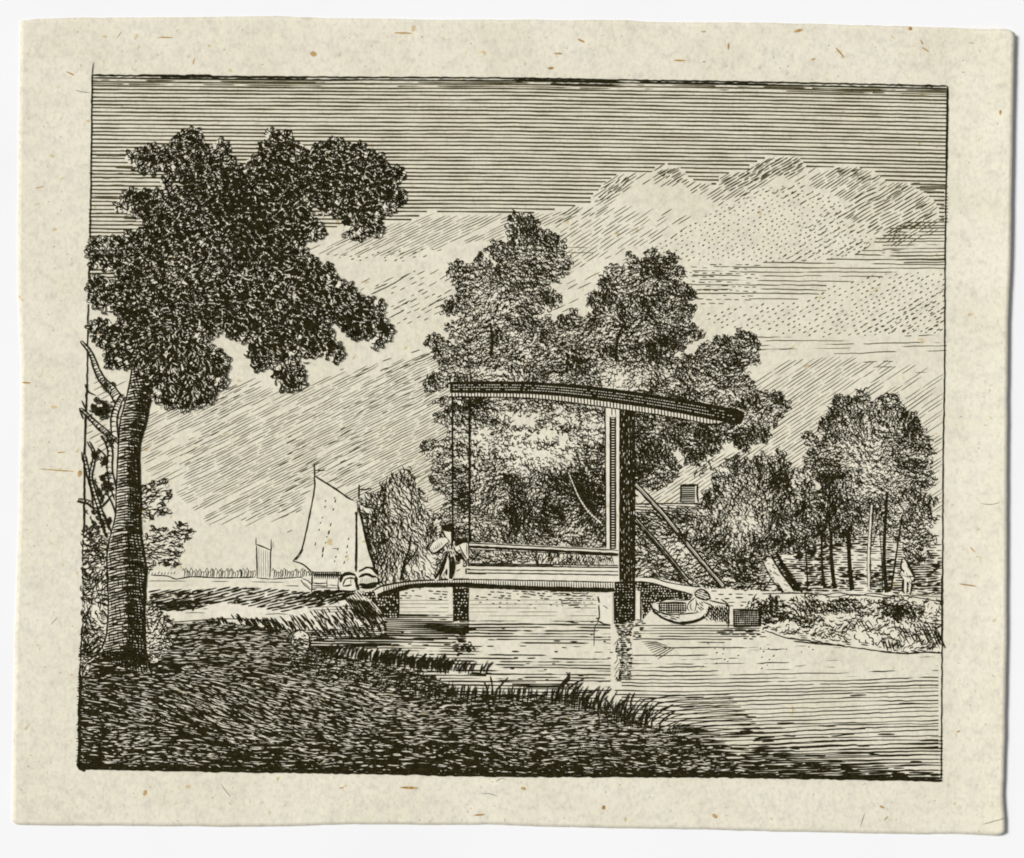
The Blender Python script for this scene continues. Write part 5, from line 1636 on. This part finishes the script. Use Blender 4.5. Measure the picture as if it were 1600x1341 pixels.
tm = fill(np.concatenate([L_, R_[::-1]]))
rt_ = tm & (XX > np.interp(YY, L_[:, 1], L_[:, 0] + (np.interp(L_[:, 1], R_[:, 1], R_[:, 0]) - L_[:, 0]) * 0.52))
dashes(A, rt_, 88, 4.2, 2.4, (8, 24), (1, 6), 1.5)
dashes(A, tm & (YY > 830), 84, 6.5, 1.6, (8, 22), (3, 12), 1.5)
dashes(A, rt_ & (YY > 830), 80, 5.0, 2.4, (8, 22), (1, 6), 1.5)
dashes(A, rt_ & (YY > 950), 60, 5.0, 2.6, (8, 22), (1, 6), 1.5)
dashes(A, tm & fill([(190, 660), (215, 660), (205, 820), (190, 820)]), 90, 6.0, 1.5, (8, 22), (4, 14), 1.0)
dashes(A, tm & fill([(195, 575), (250, 575), (240, 640), (215, 650)]), 75, 4.6, 2.2, (8, 24), (0, 4), 1.0)
A.line([tuple(p) for p in L_[::4]], 2.6)
A.line([tuple(p) for p in R_[::4]], 4.6)
A.line([(160, 1010), (148, 1030), (140, 1038)], 2.2)
dashes(A, fill([(150, 1018), (230, 1018), (242, 1056), (150, 1044)]), 4, 3.2, 2.6, (8, 26), (0, 4), 1.2)
for k in range(16):
    A.line([(150 + k * 6, 1036 + rng.random() * 8), (170 + k * 6, 1034 + rng.random() * 12)], 2.6)
    A.line([(150 + k * 4.5, 1022 + rng.random() * 8), (162 + k * 5, 1018 + rng.random() * 10), (172 + k * 4, 1034 + 5 * rng.random())], 2.0)
A.build('trunk', t_)

CROWN = [(200, 255), (207, 240), (222, 232), (243, 227), (260, 232), (269, 222), (270, 210), (288, 208), (300, 198), (311, 207), (318, 222), (330, 231), (345, 223), (362, 238), (367, 250), (376, 262), (388, 264), (395, 242), (404, 232), (414, 224), (424, 222), (420, 208), (432, 202), (449, 206), (458, 219), (470, 228), (483, 232), (492, 225), (505, 228), (516, 222), (530, 222), (545, 229), (560, 224), (574, 232), (588, 240), (604, 246), (603, 258), (620, 265), (632, 273), (627, 285), (614, 291), (634, 300), (630, 311), (618, 317), (624, 326), (604, 330), (594, 336), (594, 350), (598, 362), (590, 372), (575, 368), (560, 378), (546, 370), (541, 355), (536, 338), (529, 322), (524, 334), (510, 334), (496, 331), (487, 320), (491, 338), (502, 349), (511, 356), (505, 364), (512, 377), (498, 374), (490, 382), (478, 378), (470, 374), (478, 388), (477, 402), (492, 404), (508, 410), (520, 418), (524, 427), (518, 438), (508, 442), (522, 440), (540, 440), (552, 449), (568, 453), (571, 463), (590, 470), (596, 480), (586, 490), (600, 500), (614, 512), (611, 524), (602, 530), (606, 541), (590, 544), (580, 535), (570, 520), (558, 530), (545, 532), (532, 520), (524, 505), (510, 504), (514, 516), (524, 530), (535, 541), (530, 564), (515, 561), (504, 550), (494, 555), (480, 554), (471, 544), (462, 549), (471, 564), (478, 576), (471, 586), (477, 600), (469, 609), (454, 606), (447, 613), (438, 602), (430, 590), (432, 575), (420, 570), (409, 581), (394, 579), (386, 565), (388, 546), (396, 530), (404, 518), (390, 530), (378, 546), (368, 542), (358, 530), (350, 518), (340, 524), (324, 530), (330, 540), (346, 548), (356, 560), (360, 574), (350, 590), (358, 604), (350, 612), (336, 607), (330, 624), (316, 634), (300, 633), (284, 638), (268, 632), (254, 628), (240, 622), (234, 610), (240, 590), (225, 582), (205, 578), (190, 574), (174, 570), (164, 567), (160, 552), (172, 546), (150, 536), (141, 522), (141, 506), (150, 501), (166, 500), (186, 502), (184, 492), (164, 488), (150, 484), (139, 470), (141, 444), (150, 434), (162, 440), (178, 440), (182, 428), (160, 418), (143, 414), (142, 372), (160, 370), (174, 378), (190, 365), (210, 361), (228, 357), (224, 345), (210, 336), (190, 330), (180, 321), (190, 310), (202, 300), (216, 298), (240, 301), (262, 301), (264, 291), (252, 284), (262, 275), (284, 270), (268, 264), (245, 265), (226, 266), (210, 262)]
cm = fill(smooth(CROWN, 3)) & (XX > np.interp(YY, LBX[0], LBX[1]) - 3)
for hx, hy, ha, hb, ht in ((482, 303, 4, 10, 0), (528, 330, 4, 12, 0), (434, 355, 6, 4, .4), (330, 534, 14, 4, .6), (372, 548, 12, 8, -.3), (470, 541, 7, 4, .6), (438, 568, 10, 6, .3), (153, 493, 12, 4, 0), (278, 290, 10, 3, 0), (485, 372, 7, 4, .6)):
    hm = np.zeros((H_, W_), bool)
    stamp(hm, hx, hy, ha, hb, ht)
    cm &= ~hm
tone = blobs(0.80, [(300, 430, 30, 20, -0.12), (340, 440, 40, 16, -0.16), (400, 440, 40, 20, -0.10), (440, 300, 60, 40, 0.12), (360, 330, 60, 50, 0.12), (300, 290, 30, 20, 0.10), (400, 370, 40, 30, 0.12), (230, 245, 30, 15, -0.12), (160, 390, 30, 20, -0.14), (440, 470, 30, 30, -0.08), (350, 230, 16, 10, -0.2), (400, 245, 14, 14, -0.15)]) + (N50 - .5) * .12
centres = []
inner = erode(cm, 7)
gy, row = 195.0, 0
while gy < 640:
    gx = 135.0 + 8 * (row % 2)
    while gx < 640:
        x, y = gx + rng.normal(0, 3.4), gy + rng.normal(0, 3.0)
        if at(inner, x, y):
            centres.append((x, y, 1.0))
        gx += 16.0
    gy += 12.5
    row += 1
# smaller tufts filling the fringe of the outline
for x, y in scatter(erode(cm, 3) & ~erode(cm, 9), np.full((H_, W_), 0.35), 4):
    if all((x - a) ** 2 + (y - b_) ** 2 > (64 if r_ < 0.9 else 100) for a, b_, r_ in centres):
        centres.append((x, y, 0.55 + 0.2 * rng.random()))
centres.sort(key=lambda c_: c_[1] + 0.25 * abs(c_[0] - 330) + rng.normal(0, 6))
A = Art(0.02)
A.jz = 0.0007
A.ground(erode(cm, 5))
A.z0 += 0.006
A.ground(erode(cm, 6), INKI, 1)      # dark depth behind the leaves
z = A.zi + 0.004
DZ = 0.0024
for x, y, sc in centres:
    dr = math.atan2(y - 500.0, x - 270.0)
    dr = dr * 0.5 + 0.45 if abs(dr) < 2.2 else dr
    dr += rng.normal(0, 0.35)
    R = 12.5 * sc * (0.85 + 0.35 * rng.random())
    k = 22
    ph = rng.random() * 6
    ang = np.linspace(0, 2 * math.pi, k, endpoint=False)
    def ring(r0, var, jit_, back=0.0):
        rr = r0 * (0.92 + var * np.cos(5 * ang + ph) + jit_ * rng.random(k))
        u_, v_ = rr * np.cos(ang) * 1.12, rr * np.sin(ang) * 0.88
        u_ = u_ - back * R
        return np.stack([x + u_ * math.cos(dr) - v_ * math.sin(dr), y + u_ * math.sin(dr) + v_ * math.cos(dr)], 1)
    tn_ = float(at(tone, x, y)) + rng.normal(0, 0.07)
    A.polys.append((ring(R, 0.13, 0.05), PAP, z - 0.0010))
    if sc > 0.9:
        A.polys.append((ring(R * (0.46 + 0.47 * tn_), 0.14, 0.16, 0.15), INKI, z - 0.0006))
    A.zi = z
    if sc > 0.9:                     # chinks of paper left between the needle strokes
        n_ = int((1.28 - tn_) * 26)
        q = rng.normal(0, 0.40, (n_, 2)) * R
        commas(A, np.array([[x, y]]) + q, dr + rng.normal(0, 0.35, n_), 4 + 6 * rng.random(n_), 0.8 + 1.2 * rng.random(n_), 0.25, 5, PAP, (0.2, 0.2))
    A.zi = z + 0.0008
    nl = 5 + int(3 * rng.random()) if sc > 0.9 else 4
    fa = dr + np.linspace(-1.6, 1.6, nl) + rng.normal(0, 0.15, nl)
    c = np.stack([x + np.cos(fa) * R * 0.68, y + np.sin(fa) * R * 0.68], 1)
    la = R * (0.44 + 0.16 * rng.random(nl)) * (1.0 if sc > 0.9 else 1.25)
    loops(A, c, fa, la, la * 0.48, 1.8, 9, vein=True)
    n_ = int(tn_ * R * R * 0.11)
    q = rng.normal(0, 0.45, (n_, 2)) * R
    q = q - 0.1 * R * np.array([math.cos(dr), math.sin(dr)])
    commas(A, np.array([[x, y]]) + q, dr + rng.normal(0, 0.5, n_), 4.5 + 5 * rng.random(n_), 1.5 + 0.9 * rng.random(n_), 0.22)
    z += DZ
LAYER[0] = z + 0.02
A.build('crown', t_)

for o in list(scene.objects):
    if '_b' in o:
        del o['_b']
